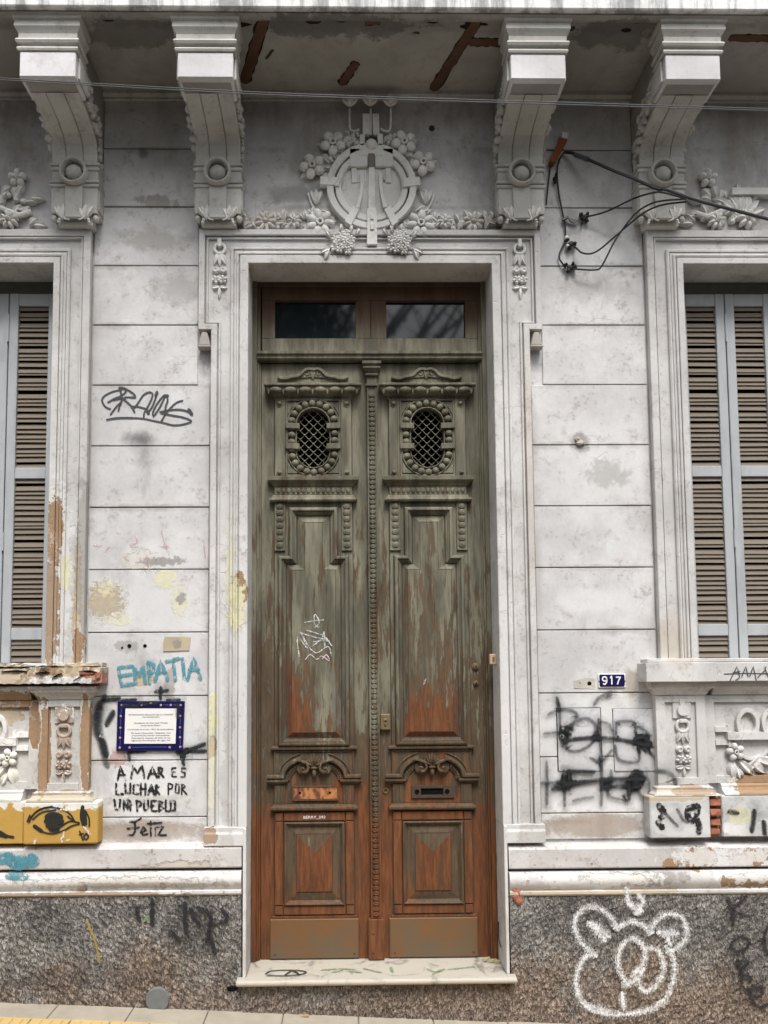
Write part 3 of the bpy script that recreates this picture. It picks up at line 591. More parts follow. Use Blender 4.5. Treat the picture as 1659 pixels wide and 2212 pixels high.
# ================================================================== medallion over the door
med = thing('door_medallion', 'round stucco medallion with straps, flowers and hanging lamps above the door', 'ornament', (0, 0, 4.66))
MX, MZ = at(*CM((860, 962)), -.03)
def mp(x, y, Y=-.03): return at(*CM((x, y)), Y)
mb = MB(); mb.disc(MX, MZ, .262, -.006, .0, 56); mb.build('back_plate', ornament_m, med)
def ringprof(mbx, r0, r1, y):
    pts = [(MX+r0*cos(2*pi*i/64), MZ+r0*sin(2*pi*i/64)) for i in range(64)]; h = r0-r1
    return mbx.band(pts, [(0, -.002), (0, y+.006), (.004, y), (h-.004, y), (h, y+.006), (h, -.002)], True)
mb = MB(); ringprof(mb, .262, .2215, -.046); mb.build('outer_ring', ornament_m, med)
mb = MB(); mb.disc(MX, MZ, .2205, -.010, -.005, 56); mb.build('ring_gap', shadowgap_m, med)
mb = MB(); ringprof(mb, .2125, .176, -.040); mb.build('inner_ring', ornament_m, med)
mb = MB(); rows = []
for i in range(6):
    r = .176*(1-i/6); rows.append([mb.v(MX+r*cos(2*pi*j/40), -.016-.018*(1-(r/.176)**2), MZ+r*sin(2*pi*j/40)) for j in range(40)])
c_ = mb.v(MX, -.034, MZ)
for i in range(5):
    for j in range(40): mb.face([rows[i][j], rows[i+1][j], rows[i+1][(j+1) % 40], rows[i][(j+1) % 40]])
for j in range(40): mb.face([rows[5][j], c_, rows[5][(j+1) % 40]])
mb.build('domed_disc', ornament_m, med, smooth=True)
def quad(name, pts, y0, y1=-.01, bev=.003):
    mb = MB(); mb.prism([mp(*p) for p in pts], y0, y1); return mb.build(name, ornament_m, med, bev=bev)
quad('strap', [(382, 880), (560, 890), (556, 972), (378, 958)], -.052); quad('strap', [(1155, 898), (1308, 886), (1312, 966), (1150, 984)], -.052)
quad('strap', [(816, 1188), (908, 1188), (912, 1525), (816, 1525)], -.058)
quad('strap', [(690, 1160), (748, 1192), (668, 1345), (606, 1305)], -.054); quad('strap', [(975, 1190), (1034, 1160), (1112, 1308), (1052, 1350)], -.054)
quad('stud', [(846, 1240), (878, 1240), (878, 1296), (846, 1296)], -.066, -.05); quad('stud', [(846, 1330), (880, 1330), (880, 1392), (846, 1392)], -.066, -.05)
quad('ribbon', [(832, 790), (888, 790), (896, 1190), (826, 1190)], -.050)
for pts in ([(765, 860), (770, 960), (758, 1060), (728, 1172)], [(940, 860), (946, 960), (960, 1060), (985, 1165)]):
    mb = MB(); mb.strip(catmull([mp(*p) for p in pts]), .021, -.048, -.01); mb.build('ribbon', ornament_m, med)
quad('plate', [(655, 618), (826, 618), (822, 785), (658, 785)], -.046); quad('plate', [(890, 618), (1062, 618), (1060, 785), (892, 785)], -.046)
quad('plate', [(740, 590), (970, 590), (965, 690), (745, 690)], -.05)
quad('shadow_slot', [(829, 670), (887, 670), (887, 800), (829, 800)], -.0505, -.045, 0).data.materials[0] = slotshade_m  # thin plate coloured dark to stand for the slot's shadow
for a, b in ((672, 722), (990, 1042)):
    quad('bracket', [(a, 786), (b, 786), (b, 928), (a, 928)], -.036)
quad('bracket', [(722, 890), (756, 890), (756, 928), (722, 928)], -.034); quad('bracket', [(960, 890), (992, 890), (992, 928), (960, 928)], -.034)
for xx in (795, 890, 965): quad('bracket', [(xx, 800), (xx+24, 800), (xx+24, 925), (xx, 925)], -.034)
x_, z_ = mp(858, 585); mb = MB(); mb.sph(x_, -.045, z_, .033, .028, .033, seg=16, ring=10); mb.build('ball', ornament_m, med, smooth=True)
quad('post', [(750, 485), (800, 485), (792, 610), (748, 600)], -.046); quad('post', [(912, 480), (964, 480), (966, 600), (925, 610)], -.046)
quad('post', [(776, 285), (846, 285), (842, 480), (776, 480)], -.040); quad('post', [(868, 285), (930, 285), (934, 480), (872, 480)], -.040)
for xx, zz in ((657, 165), (846, 160), (1034, 165)):
    x_, z_ = mp(xx, zz); mb = MB(); mb.sph(x_, -.052, z_-.008, .033, .03, .036, seg=14, ring=8); mb.build('lamp_bulb', ornament_m, med, smooth=True)
    mb = MB()
    for k in range(6):
        a = -pi/2+(k-2.5)*.34; mb.leaf(x_+.0, z_-.045, -a, .06, .02, -.05, .030)
    mb.build('lamp_calyx', ornament_m, med, smooth=True)
for pts in ([(657, 235), (655, 330), (662, 420), (700, 440), (745, 425)], [(1040, 235), (1040, 340), (1030, 430), (990, 440), (945, 420)], [(852, 235), (855, 350), (852, 480)]):
    mb = MB(); mb.tube([(p[0], -.03, p[1]) for p in catmull([mp(*q) for q in pts])], .0065, 8); mb.build('stem', ornament_m, med, smooth=True)
for xx, zz, r, n in ((308, 770, .076, 5), (500, 555, .076, 5), (1165, 550, .076, 5), (1342, 740, .076, 5), (380, 1300, .084, 7), (1320, 1310, .084, 7)):
    x_, z_ = mp(xx, zz); mb = MB(); mb.flower(x_, z_, r, n, -.006, .042, random.uniform(0, 1)); mb.build('flower', ornament_m, med, smooth=True)
    for k in range(4): mb = MB(); a_ = random.uniform(0, 6.28); mb.leaf(x_, z_, a_, r*1.25, r*.6, 0, .02); mb.build('leaf', ornament_m, med, smooth=True)
for sx in (-1, 1):
    cx = 858
    def q(x, y): return mp(cx+sx*(x-cx), y)
    for i in range(9):
        x_, z_ = q(970+random.uniform(0, 110), 470+random.uniform(0, 110)); mb = MB(); mb.leaf(x_, z_, random.uniform(.3, 2.6), .045, .025, 0, .03); mb.build('leaf', ornament_m, med, smooth=True)
    for a, dx in ((1.95, 1375), (1.57, 1400), (1.2, 1430)):
        x_, z_ = q(1372, 1105); mb = MB(); mb.leaf(x_, z_, a if sx > 0 else pi-a, .095, .036, 0, .03); mb.build('leaf', ornament_m, med, smooth=True)
    mb = MB(); mb.tube([(p[0], -.012, p[1]) for p in catmull([q(*p) for p in ((1450, 1000), (1415, 1110), (1365, 1170), (1300, 1160))])], .006, 6); mb.build('stem', ornament_m, med, smooth=True)
    # bouquets hanging over the surround
    bx, bz = q(1118, 1515)
    mb = MB(); mb.sph(bx, -.052, bz, .056, .030, .052, seg=14, ring=8); mb.build('bouquet_core', ornament_m, med, smooth=True)
    for i in range(13):
        a = i*2.4; r = .062*math.sqrt((i+.5)/13); fx, fz = bx+r*cos(a), bz+r*sin(a); yy = -.078+r*.35
        mb = MB(); mb.flower(fx, fz, .024, 5, yy, .018, random.uniform(0, 1), True); mb.sph(fx, yy-.012, fz, .0045); mb.build('small_flower', ornament_m, med, smooth=True)
        mb = MB(); mb.disc(fx, fz, .0042, yy-.0185, yy-.017, 8); mb.build('flower_eye', shadowgap_m, med)
    for a, L, ox in ((-.45, .085, 1235), (-1.25, .085, 1255)):
        x_, z_ = q(ox, 1560); mb = MB(); mb.leaf(x_, z_, a if sx > 0 else pi-a, L*.85, .034, -.05, .03); mb.build('leaf', ornament_m, med, smooth=True)
    for xx, zz, a in ((1010, 1400, 2.2), (1140, 1370, 1.6), (1230, 1420, .9), (1060, 1380, 1.9)):
        x_, z_ = q(xx, zz); mb = MB(); mb.leaf(x_, z_-.02, a if sx > 0 else pi-a, .05, .026, -.04, .03); mb.build('leaf', ornament_m, med, smooth=True)
    for i in range(26):
        a_ = radians(random.choice([random.uniform(18, 84), random.uniform(-62, -25)])); rr = random.uniform(.262, .315)
        mb = MB(); mb.leaf(MX+sx*rr*cos(a_), MZ+rr*sin(a_), (a_ if sx > 0 else pi-a_)+random.uniform(-1.1, 1.1), random.uniform(.045, .075), .036, 0, .034, random.uniform(-.6, .6)); mb.build('leaf', ornament_m, med, smooth=True)
    # side festoon lying on top of the surround
    zb = 4.392
    for x0, r, n in ((.44, .044, 8), (.605, .062, 9)):
        mb = MB(); mb.flower(sx*x0, zb+.052, r, n, -.008, .03, 0, False); mb.build('flower', ornament_m, med, smooth=True)
    for i in range(34):
        x0 = random.uniform(.29, .76); mb = MB(); mb.leaf(sx*x0, zb+random.uniform(.006, .07), random.uniform(.2, 2.9), random.uniform(.05, .085), .034, -.006, .03, random.uniform(-.7, .7)); mb.build('leaf', ornament_m, med, smooth=True)
    for i in range(7):
        mb = MB(); mb.sph(sx*random.uniform(.44, .74), -.018, zb+random.uniform(.01, .05), .013); mb.build('berry', ornament_m, med, smooth=True)
    for x0, z0 in ((.33, 4.49), (.38, 4.465)):
        for a in (.9, 1.5, 2.1): mb = MB(); mb.leaf(sx*x0, z0, a if sx > 0 else pi-a, .05, .024, -.004, .025); mb.build('leaf', ornament_m, med, smooth=True)

# ================================================================== corbels
def make_corbel(label):
    t = thing('balcony_corbel', label, 'corbel', (0, 0, 0), 'scrolled corbels under the balcony')
    cz = 4.678
    arm = [(.010, 4.735), (-.100, 4.735), (-.105, 4.79), (-.122, 4.84), (-.165, 4.875), (-.235, 4.893), (-.33, 4.905), (-.43, 4.912), (-.50, 4.915), (-.50, 5.238), (.010, 5.238)]
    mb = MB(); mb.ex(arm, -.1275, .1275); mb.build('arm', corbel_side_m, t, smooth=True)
    und = [(-.100, 4.745), (-.105, 4.79), (-.122, 4.84), (-.165, 4.875), (-.235, 4.893), (-.33, 4.905), (-.43, 4.912)]
    for xa, xb in ((-.128, -.0495), (-.0455, .0455), (.0495, .128)):
        e = .004 if abs(xa) > .1 or abs(xb) > .1 else .007
        pr = [(p[0]-e*.8, p[1]-e) for p in und]
        mb = MB(); mb.ex(pr+[(p[0]+.004, p[1]+.006) for p in und[::-1]], xa, xb); mb.build('reeded_strip', corbel_m, t, bev=.003)
    mb = MB(); mb.box(-.144, .144, -.535, -.36, 4.915, 5.052); mb.build('front_block', plaster_block_m, t, bev=.004)
    # capital, mitred mouldings
    prof = [(-.530, 5.0525), (-.541, 5.056), (-.545, 5.066), (-.541, 5.075), (-.531, 5.078), (-.531, 5.090), (-.546, 5.094), (-.552, 5.106), (-.546, 5.118), (-.538, 5.122), (-.538, 5.150), (-.545, 5.162), (-.556, 5.178), (-.556, 5.196), (-.552, 5.2), (-.552, 5.21), (-.563, 5.216), (-.566, 5.236)]
    mb = MB(); mb.exr(prof, -.144, .144, -.40); mb.build('capital', corbel_m, t)
    # side volutes and foliage
    for s in (-1, 1):
        mb = MB()
        for i in range(26):
            a = i*.42; r = .052*(1-i/30); mb_p = (s*.146, -.44+r*cos(a), 4.985+r*sin(a))
            mb.sph(mb_p[0], mb_p[1], mb_p[2], .012, .012, .012, seg=6, ring=4)
        mb.build('volute', corbel_m, t, smooth=True)
        mb = MB(); mb.ex([(-.50, 4.93), (-.37, 4.935), (-.36, 5.05), (-.50, 5.05)], s*.144, s*.156); mb.build('volute_cheek', corbel_m, t, bev=.004)
        for i in range(34):
            f = i/33; yy = -.36+.28*f+random.uniform(-.015, .015); zz = 4.93-.15*f*f+random.uniform(0, .12)+.01
            mb = MB(); mb.sph(s*(.130+random.uniform(0, .008)), yy, zz, random.uniform(.012, .022), random.uniform(.014, .026), random.uniform(.014, .03), random.uniform(0, 3), 7, 5); mb.build('side_foliage', corbel_m, t, smooth=True)
        for i in range(7):
            mb = MB(); mb.sph(s*.132, -.06+random.uniform(-.02, .02), 4.76+i*.022, .014, .02, .016, 0, 7, 5); mb.build('side_foliage', corbel_m, t, smooth=True)
    # lower body
    mb = MB(); mb.box(-.131, .131, -.096, .01, 4.448, 4.734); mb.build('body', corbel_m, t, bev=.002)
    mb = MB(); mb.box(-.138, .138, -.084, .01, 4.47, 4.60); mb.build('body_side', corbel_m, t, bev=.002)
    for zz in (4.736, 4.706, 4.633, 4.608):
        mb = MB(); mb.exr([(-.098, zz-.009), (-.104, zz-.007), (-.107, zz), (-.104, zz+.007), (-.098, zz+.009)], -.133, .133, .009); mb.build('band_moulding', corbel_m, t)
    mb = MB(); mb.box(-.049, .049, -.112, -.09, 4.415, 4.60); mb.build('centre_strip', corbel_m, t, bev=.002)
    mb = MB(); mb.box(-.098, .098, -.075, .009, 4.386, 4.447); mb.build('foot_block', corbel_m, t, bev=.002)
    pts = [(.078*cos(2*pi*i/36), cz+.078*sin(2*pi*i/36)) for i in range(36)]
    mb = MB(); mb.band(pts, [(0, -.09), (0, -.138), (.004, -.146), (.012, -.146), (.017, -.138), (.020, -.11), (.020, -.09)], True); mb.build('ring', corbel_m, t, smooth=True)
    mb = MB(); mb.disc(0, cz, .058, -.0985, -.09, 30); mb.build('ring_recess', corbel_m, t)
    mb = MB(); mb.sph(0, -.108, cz-.003, .046, .044, .046, 0, 20, 12); mb.build('boss', corbel_m, t, smooth=True)
    for s in (-1, 1):
        mb = MB(); mb.sph(s*.117, -.075, 4.425, .018, .02, .022); mb.box(s*.1, s*.134, -.07, .009, 4.437, 4.447); mb.build('corner_ball', corbel_m, t, smooth=True)
        for a, L, Wd in ((pi/2+.34*s*-1, .085, .034), (pi/2+.05*s, .09, .03)):
            mb = MB(); mb.leaf(s*.062, 4.408, pi-a if s > 0 else a, L, Wd, -.096, .026); mb.build('leaf', ornament_m, t, smooth=True)
        mb = MB(); mb.leaf(s*.07, 4.42, pi/2-s*.55, .075, .03, -.096, .026); mb.build('leaf', ornament_m, t, smooth=True)
        mb = MB(); mb.tube([(s*.058, -.108, 4.42), (s*.045, -.112, 4.404), (s*.03, -.11, 4.402), (s*.028, -.1, 4.408)], .0045, 6); mb.sph(s*.082, -.1, 4.408, .009); mb.sph(s*.086, -.1, 4.393, .008); mb.build('tendril', ornament_m, t, smooth=True)
    return t
corbel_side_m = plaster('shaded_corbel_side', (.33, .315, .285), .5, (), 1.2)  # darker stucco: grime plus the shadow of the recessed sides, put into the colour
plaster_block_m = plaster('lit_corbel_stucco', (.66, .65, .655), .12, (), .7)  # same stucco toned lighter for the light falling on the front block
c0 = make_corbel('leftmost corbel, over the right end of the left window surround'); c0.location = (-1.685, 0, 0)
dup(c0, (-.869, 0, 0), 'corbel just left of the round medallion, above the left ear of the door surround')
dup(c0, (.869, 0, 0), 'corbel just right of the medallion, beside the loose brown wooden batten')
dup(c0, (1.685, 0, 0), 'rightmost corbel, with black cables crossing in front of its lower end')

# ================================================================== balcony
bal = thing('balcony_slab', 'rain-streaked pale balcony slab with crumbling soffit along the top', 'balcony', (0, -.3, 5.24))
mb = MB(); mb.box(-3.6, 3.6, -.555, .011, 5.243, 5.36); mb.build('soffit', soffit_m, bal)
mb = MB(); mb.ex([(-.556, 5.243), (-.600, 5.243), (-.604, 5.249), (-.604, 5.74), (-.556, 5.74)], -3.6, 3.6); mb.build('fascia', fascia_m, bal)
mb = MB(); mb.ex([(-.530, 5.2425), (-.575, 5.2425), (-.575, 5.232), (-.553, 5.224), (-.530, 5.232)], -3.6, 3.6); mb.build('drip_edge', soffit_m, bal, noise=.001)
mb = MB(); mb.box(-3.6, 3.6, -.5555, .3, 5.70, 5.76); mb.build('balcony_floor', fascia_m, bal)
def beam(pts, y0, w_, grow=.012):
    P = [Vector(onz(*p, 5.24)) for p in pts]; a, b = P[0], P[1]; d = (b-a).normalized(); n = Vector((-d.y, d.x))
    for wd, zz, m, nm in ((w_+grow, 5.2425, rot_m, 'rot_gap'), (w_, 5.240, beam_m, 'exposed_beam')):
        mb = MB(); L = (b-a).length; N = 14; rows = []
        for i in range(N+1):
            c = a+d*(L*i/N); j1 = random.uniform(.75, 1.1); j2 = random.uniform(.75, 1.1)
            if i in (0, N): j1 *= .6; j2 *= .6
            rows.append([mb.v(c.x+n.x*wd*.5*j1, c.y+n.y*wd*.5*j1, zz), mb.v(c.x, c.y, zz-(.004 if m is beam_m else 0)), mb.v(c.x-n.x*wd*.5*j2, c.y-n.y*wd*.5*j2, zz)])
        for i in range(N):
            for j in range(2): mb.face([rows[i][j], rows[i+1][j], rows[i+1][j+1], rows[i][j+1]])
        mb.build(nm, m, bal)
beam([(572, 36), (528, 180)], 0, .062); beam([(771, 134), (737, 184)], 0, .05); beam([(1033, 42), (935, 196)], 0, .062); beam([(1012, 92), (1092, 92)], 0, .055)
beam([(788, 47), (822, 44)], 0, .05); beam([(1575, 82), (1680, 84)], 0, .045); beam([(590, 108), (575, 128)], 0, .012, .006)
for i in range(26):
    X = random.uniform(-1.9, 1.9); Yv = -.545+abs(random.gauss(0, .05)); mb = MB(); n = 7; r = random.uniform(.008, .03)
    P = [(X+r*2*random.uniform(.6, 1.2)*cos(2*pi*k/n), Yv+r*.7*random.uniform(.6, 1.2)*sin(2*pi*k/n)) for k in range(n)]
    mb.face([mb.v(p[0], p[1], 5.2420) for p in P]); mb.build('spalled_patch', random.choice([rot_m, shadowgap_m, soffit_m]), bal)

# ================================================================== windows: surrounds, shutters, sills
def window_side(s):
    side = 'left' if s < 0 else 'right'
    t = thing('window_surround', 'stepped white stucco surround of the %s window%s' % (side, ', brown and flaking near the sill' if s < 0 else ', cream stained'), 'window surround', (s*1.7, 0, 1.9))
    path = [(-3.02, 1.88), (-3.02, 4.180), (-1.815, 4.180), (-1.815, 1.88)] if s < 0 else [(1.815, 1.88), (1.815, 4.180), (3.02, 4.180), (3.02, 1.88)]
    prof = [(0, .22), (0, -.045), (.003, -.048), (.034, -.048), (.037, -.045), (.037, -.034), (.043, -.034), (.043, -.046), (.050, -.049), (.056, -.046), (.056, -.036), (.070, -.034),
            (.070, -.026), (.075, -.026), (.075, -.038), (.085, -.040), (.092, -.034), (.092, -.018), (.150, -.018), (.153, -.036), (.160, -.036), (.163, -.026), (.167, -.040), (.204, -.040), (.207, -.037), (.207, .011), (.05, .011), (.03, .22)]
    mb = MB(); mb.band(path, prof); mb.build('moulding', stone_m, t)
    # shutters
    h = thing('shutter_header', 'dark grey beam above the shutters of the %s window' % side, 'beam', (s*2.4, .2, 4.14))
    mb = MB(); mb.box(s*1.8155, s*3.019, .17, .30, 4.10, 4.179); mb.build('header_board', flat('grey_green_board', (.13, .13, .115), .8, .2), h)
    return t
window_side(-1); window_side(1)
slat_me = {}
def make_shutter(label):
    t = thing('louvred_shutter', label, 'shutter', (0, 0, 0), 'blue grey louvred shutters')
    W_ = .286; z0, z1 = 1.872, 4.098; st = .054
    for a, b in ((0, st), (W_-st, W_)):
        mb = MB(); mb.box(a+.0005, b-.0005, .150, .185, z0, z1); mb.build('stile', frame_blue_m, t, bev=.003)
    for a, b in ((4.024, z1), (2.977, 3.043), (2.030, 2.097), (z0, z0+.012)):
        mb = MB(); mb.box(st, W_-st, .153, .183, a, b-.0005); mb.build('rail', frame_blue_m, t, bev=.003)
    mb = MB(); mb.box(st, W_-st, .190, .192, z0, z1); mb.build('inner_board', dark_m, t)
    mb = MB(); pr = [(.160, -.0160), (.1645, -.0172), (.1775, .0122), (.1735, .0146)]
    mb.ex(pr, st+.001, W_-st-.001); sl = mb.build('slat', slat_m, t); me = sl.data; first = True
    for za, zb in ((3.043, 4.024), (2.097, 2.977), (z0+.012, 2.030)):
        n = max(1, round((zb-za)/.0308)); p = (zb-za)/n
        for i in range(n):
            if first: o = sl; first = False
            else: o = link('slat', me, t)
            o.location = (0, random.uniform(-.0006, .0006), za+p*(i+.5)); o.rotation_euler = (random.uniform(-.07, .07), random.gauss(0, .005), 0)
    for za, zb in ((3.80, 3.97), (2.55, 2.66)): mb = MB(); mb.tube([(W_+.003, .146, za), (W_+.003, .146, zb)], .006, 8); mb.build('hinge', frame_blue_m, t)
    return t
s0 = make_shutter('louvred shutter leaf at the right edge of the left window'); s0.location = (-2.144, 0, 0)
dup(s0, (-2.436, 0, 0), 'louvred shutter leaf cut off by the left edge of the photo')
dup(s0, (-2.728, 0, 0), 'third louvred shutter leaf from the right in the left window'); dup(s0, (-3.018, 0, 0), 'outermost louvred shutter leaf of the left window')
dup(s0, (1.858, 0, 0), 'louvred shutter leaf at the left edge of the right window'); dup(s0, (2.150, 0, 0), 'second louvred shutter leaf of the right window, cut by the photo edge')
dup(s0, (2.442, 0, 0), 'third louvred shutter leaf from the left in the right window'); dup(s0, (2.734, 0, 0), 'outermost louvred shutter leaf of the right window')
for s in (-1, 1):
    mb = MB(); mb.box(s*1.8155, s*1.857, .16, .30, 1.87, 4.0995); j = mb.build('shutter_jamb', frame_blue_m); tag(j, 'narrow blue grey jamb strip beside the shutters of the %s window' % ('left' if s < 0 else 'right'), 'jamb')

def jag(mb, x0, x1, y0, z0, z1, y1, n, amp):
    """ragged slab: box whose front and underside edges are broken"""
    rows = []
    for i in range(n+1):
        x = x0+(x1-x0)*i/n; r = lambda: random.uniform(-amp, amp)
        rows.append([mb.v(x, y1, z0), mb.v(x, y0+abs(r())*1.5, z0+abs(r())), mb.v(x, y0+abs(r()), (z0*.66+z1*.34)+r()), mb.v(x, y0+abs(r())*1.5, (z0*.34+z1*.66)+r()), mb.v(x, y0+abs(r())*2, z1-abs(r())*.7), mb.v(x, y1, z1)])
    for i in range(n):
        for j in range(6): mb.face([rows[i][j], rows[i+1][j], rows[i+1][(j+1) % 6], rows[i][(j+1) % 6]])
    mb.face(rows[0]); mb.face(rows[-1][::-1]); return mb
def apron(s):
    ruin = s < 0; side = 'left' if ruin else 'right'; m = ruin_m if ruin else stone_m
    t = thing('window_sill', ('crumbling brown and white sill of the left window with bricks showing' if ruin else 'thick white sill slab of the right window with scribbled zigzag letters'), 'sill', (s*1.7, 0, 1.82))
    if ruin:
        mb = MB(); jag(mb, -1.884, -1.480, -.128, 1.775, 1.868, .011, 26, .010); mb.build('capital_slab', m, t)
        mb = MB(); jag(mb, -3.4, -1.8845, -.108, 1.775, 1.862, .011, 60, .007); mb.build('slab', m, t)
        mb = MB(); jag(mb, -3.0, -1.49, -.085, 1.869, 1.893, .14, 60, .006); mb.build('sill_top', m, t)
        for q in ((-1.56, 1.835, .040, .018), (-1.50, 1.822, .016, .03)):
            mb = MB(); mb.box(q[0]-q[2], q[0]+q[2], -.131, -.08, q[1]-q[3]*.6, q[1]+q[3]*.6); mb.build('brick', brick_m, t, bev=.004, noise=.003)
        for X, Z, L, a in ((-1.55, 1.842, .10, -.1), (-1.60, 1.812, .07, .5), (-1.72, 1.822, .06, .45), (-1.80, 1.838, .08, .05), (-1.95, 1.846, .16, 0)):
            mb = MB(); mb.prism([(X-L/2*cos(a), Z-L/2*sin(a)), (X, Z-.004), (X+L/2*cos(a), Z+L/2*sin(a)), (X+.01, Z+.008)], -.1315 if X > -1.88 else -.1115, -.08); mb.build('open_crack', dark_m, t, noise=.0015)
    else:
        mb = MB(); mb.box(1.488, 1.877, -.128, .011, 1.763, 1.871); mb.build('capital_slab', m, t, bev=.004, noise=.001)
        mb = MB(); mb.box(1.8775, 3.4, -.112, .011, 1.764, 1.870); mb.build('slab', m, t, bev=.004)
        mb = MB(); mb.box(1.508, 3.02, -.095, .14, 1.8715, 1.893); mb.build('sill_top', m, t, bev=.004)
    def ms(a, b):
        return (-b, -a) if s < 0 else (a, b)
    prof = [(-.052, 1.690), (-.060, 1.700), (-.066, 1.715), (-.080, 1.728), (-.086, 1.732), (-.086, 1.745), (-.092, 1.747), (-.092, 1.7625)]
    z_ = .002 if ruin else 0
    mb = MB(); mb.exr([(p[0], p[1]) for p in prof], *ms(1.566, 1.846), .011); mb.build('under_moulding', m, t, noise=.0012 if ruin else 0)
    mb = MB(); mb.ex([(.011, 1.6895)]+[(p[0]+.022, p[1]) for p in prof]+[(.011, 1.7625)], *ms(1.89, 3.4)); mb.build('under_moulding', m, t, noise=.0012 if ruin else 0)
    # pilaster
    p = thing('apron_pilaster', 'short pilaster with a recessed panel under the %s sill%s' % (side, ', painted strips of bare brown plaster' if ruin else ', plain grey white'), 'pilaster', (s*1.705, 0, 1.2))
    fr = [(a, b) for a, b in ((1.566, 1.618), (1.792, 1.844))]
    for a, b in fr:
        mb = MB(); mb.box(*ms(a, b), -.048, .011, 1.196, 1.6885); mb.build('stile', m, p, bev=.002, noise=.0008)
    mb = MB(); mb.box(*ms(1.6185, 1.7915), -.048, .011, 1.650, 1.6885); mb.build('rail', m, p, bev=.002)
    mb = MB(); mb.box(*ms(1.6185, 1.7915), -.048, .011, 1.196, 1.235); mb.build('rail', m, p, bev=.002)
    mb = MB(); mb.box(*ms(1.6185, 1.7915), -.032, .011, 1.2352, 1.6498); mb.build('panel', m, p)
    mb = MB(); mb.exr([(-.092, 1.142), (-.090, 1.150), (-.072, 1.160), (-.066, 1.172), (-.066, 1.184), (-.054, 1.190), (-.050, 1.1955)], *ms(1.566, 1.846), .011); mb.build('base_moulding', m, p, noise=.001)
    # base block
    nm = 'yellow painted block below the left pilaster with a black painted eye' if ruin else 'grey painted block below the right pilaster, its corner broken open to red brick'
    b = thing('pedestal_block', nm, 'pedestal', (s*1.7, -.04, .92))
    mb = MB(); xx = ms(1.497, 1.897 if ruin else 1.828); mb.box(*xx, -.092, .011, .916, 1.1415); mb.build('block', yellow_m if ruin else greyblock_m, b, bev=.010 if ruin else .006, noise=.0008, seg=2 if ruin else 1)
    if not ruin:
        mb = MB(); mb.box(1.8285, 1.897, -.045, .011, .916, 1.1415); mb.build('mortar_core', mortar_m, b, noise=.002)
        for i, (z0, z1, x0, d) in enumerate(((1.085, 1.125, 1.834, -.078), (1.030, 1.068, 1.832, -.088), (.975, 1.014, 1.838, -.070), (.925, .962, 1.836, -.060))):
            mb = MB(); mb.box(x0, 1.893, d, -.03, z0, z1); mb.build('brick', brick_m, b, bev=.005, noise=.004)
    # apron behind
    a = thing('window_apron', 'carved apron panel under the %s window sill%s' % (side, ', plaster falling off' if ruin else ''), 'panel', (s*2.4, 0, 1.2))
    mb = MB(); mb.box(*ms(1.852, 1.905), -.022, .011, 1.20, 1.6885); mb.build('stile', m, a, bev=.002)
    mb = MB(); mb.box(*ms(1.905, 3.3), -.022, .011, 1.648, 1.6885); mb.build('rail', m, a, bev=.002)
    mb = MB(); mb.box(*ms(1.905, 3.3), -.022, .011, 1.20, 1.243); mb.build('rail', m, a, bev=.002)
    mb = MB(); mb.box(*ms(1.9055, 3.3), -.006, .011, 1.2435, 1.6475); mb.build('panel', m, a)
    mb = MB(); mb.ex([(.011, 1.142), (-.075, 1.142), (-.073, 1.152), (-.05, 1.165), (-.042, 1.18), (-.042, 1.19), (-.026, 1.1995), (.011, 1.1995)], *ms(1.92, 3.4)); mb.build('base_moulding', m, a, noise=.001)
    mb = MB(); mb.box(*ms(1.9005, 3.4), -.074, .011, .916, 1.1415); mb.build('base_block', yellow_m if ruin else greyblock_m, a, bev=.006, noise=.001)
    # relief: rings, bar, flower, leaves
    def X(v): return s*v
    def addm(nm, f): mb = MB(); f(mb); mb.build(nm, ornament_m if ruin else stone_m, a, smooth=True)
    for z0 in (1.497, 1.425): addm('bracket_bar', lambda mb: mb.box(X(1.905), X(1.985), -.026, -.004, z0-.014, z0+.014))
    addm('bracket_bar', lambda mb: mb.box(X(1.976), X(1.990), -.028, -.004, 1.40, 1.52))
    addm('ribbon_bar', lambda mb: mb.box(X(1.968), X(2.45), -.040, -.004, 1.440, 1.482))
    addm('ribbon_loop', lambda mb: mb.strip([(X(2.088)+s*.055*cos(t_), 1.53+.072*sin(t_)) for t_ in [(-.9+i*.27) for i in range(19)]], .022, -.034, -.004))
    addm('ribbon_loop', lambda mb: mb.strip([(X(2.11)+s*.085*cos(t_), 1.405+.075*sin(t_)) for t_ in [(3.3+i*.22) for i in range(13)]], .016, -.028, -.004))
    addm('ribbon_loop', lambda mb: mb.strip([(X(2.23)+s*.055*cos(t_), 1.53+.072*sin(t_)) for t_ in [(.9+i*.27) for i in range(16)]], .022, -.034, -.004))
    addm('flower', lambda mb: mb.flower(X(2.012), 1.372, .052, 5, -.006, .035, .5, True))
    for (xx, zz, aa, L, Wd) in ((2.0, 1.33, -1.75, .11, .06), (2.03, 1.33, -.75, .13, .055), (2.07, 1.27, .6, .13, .05), (2.10, 1.34, -1.0, .12, .06), (2.12, 1.34, -.35, .14, .06), (2.02, 1.29, -1.2, .08, .05), (2.2, 1.36, -.9, .1, .05)):
        addm('leaf', lambda mb: mb.leaf(X(xx), zz, aa if s > 0 else pi-aa, L, Wd, -.006, .035, random.uniform(-.4, .4)))
apron(-1); apron(1)
drop(-1.705, 1.655, 1.0, -.032, ornament_m, 'stucco_garland', 'chipped brown and white garland with disc and ring on the left pilaster', plate=True)
drop(1.715, 1.655, 1.0, -.032, stone_m, 'stucco_garland', 'pale grey garland with disc and ring on the right pilaster', plate=True)

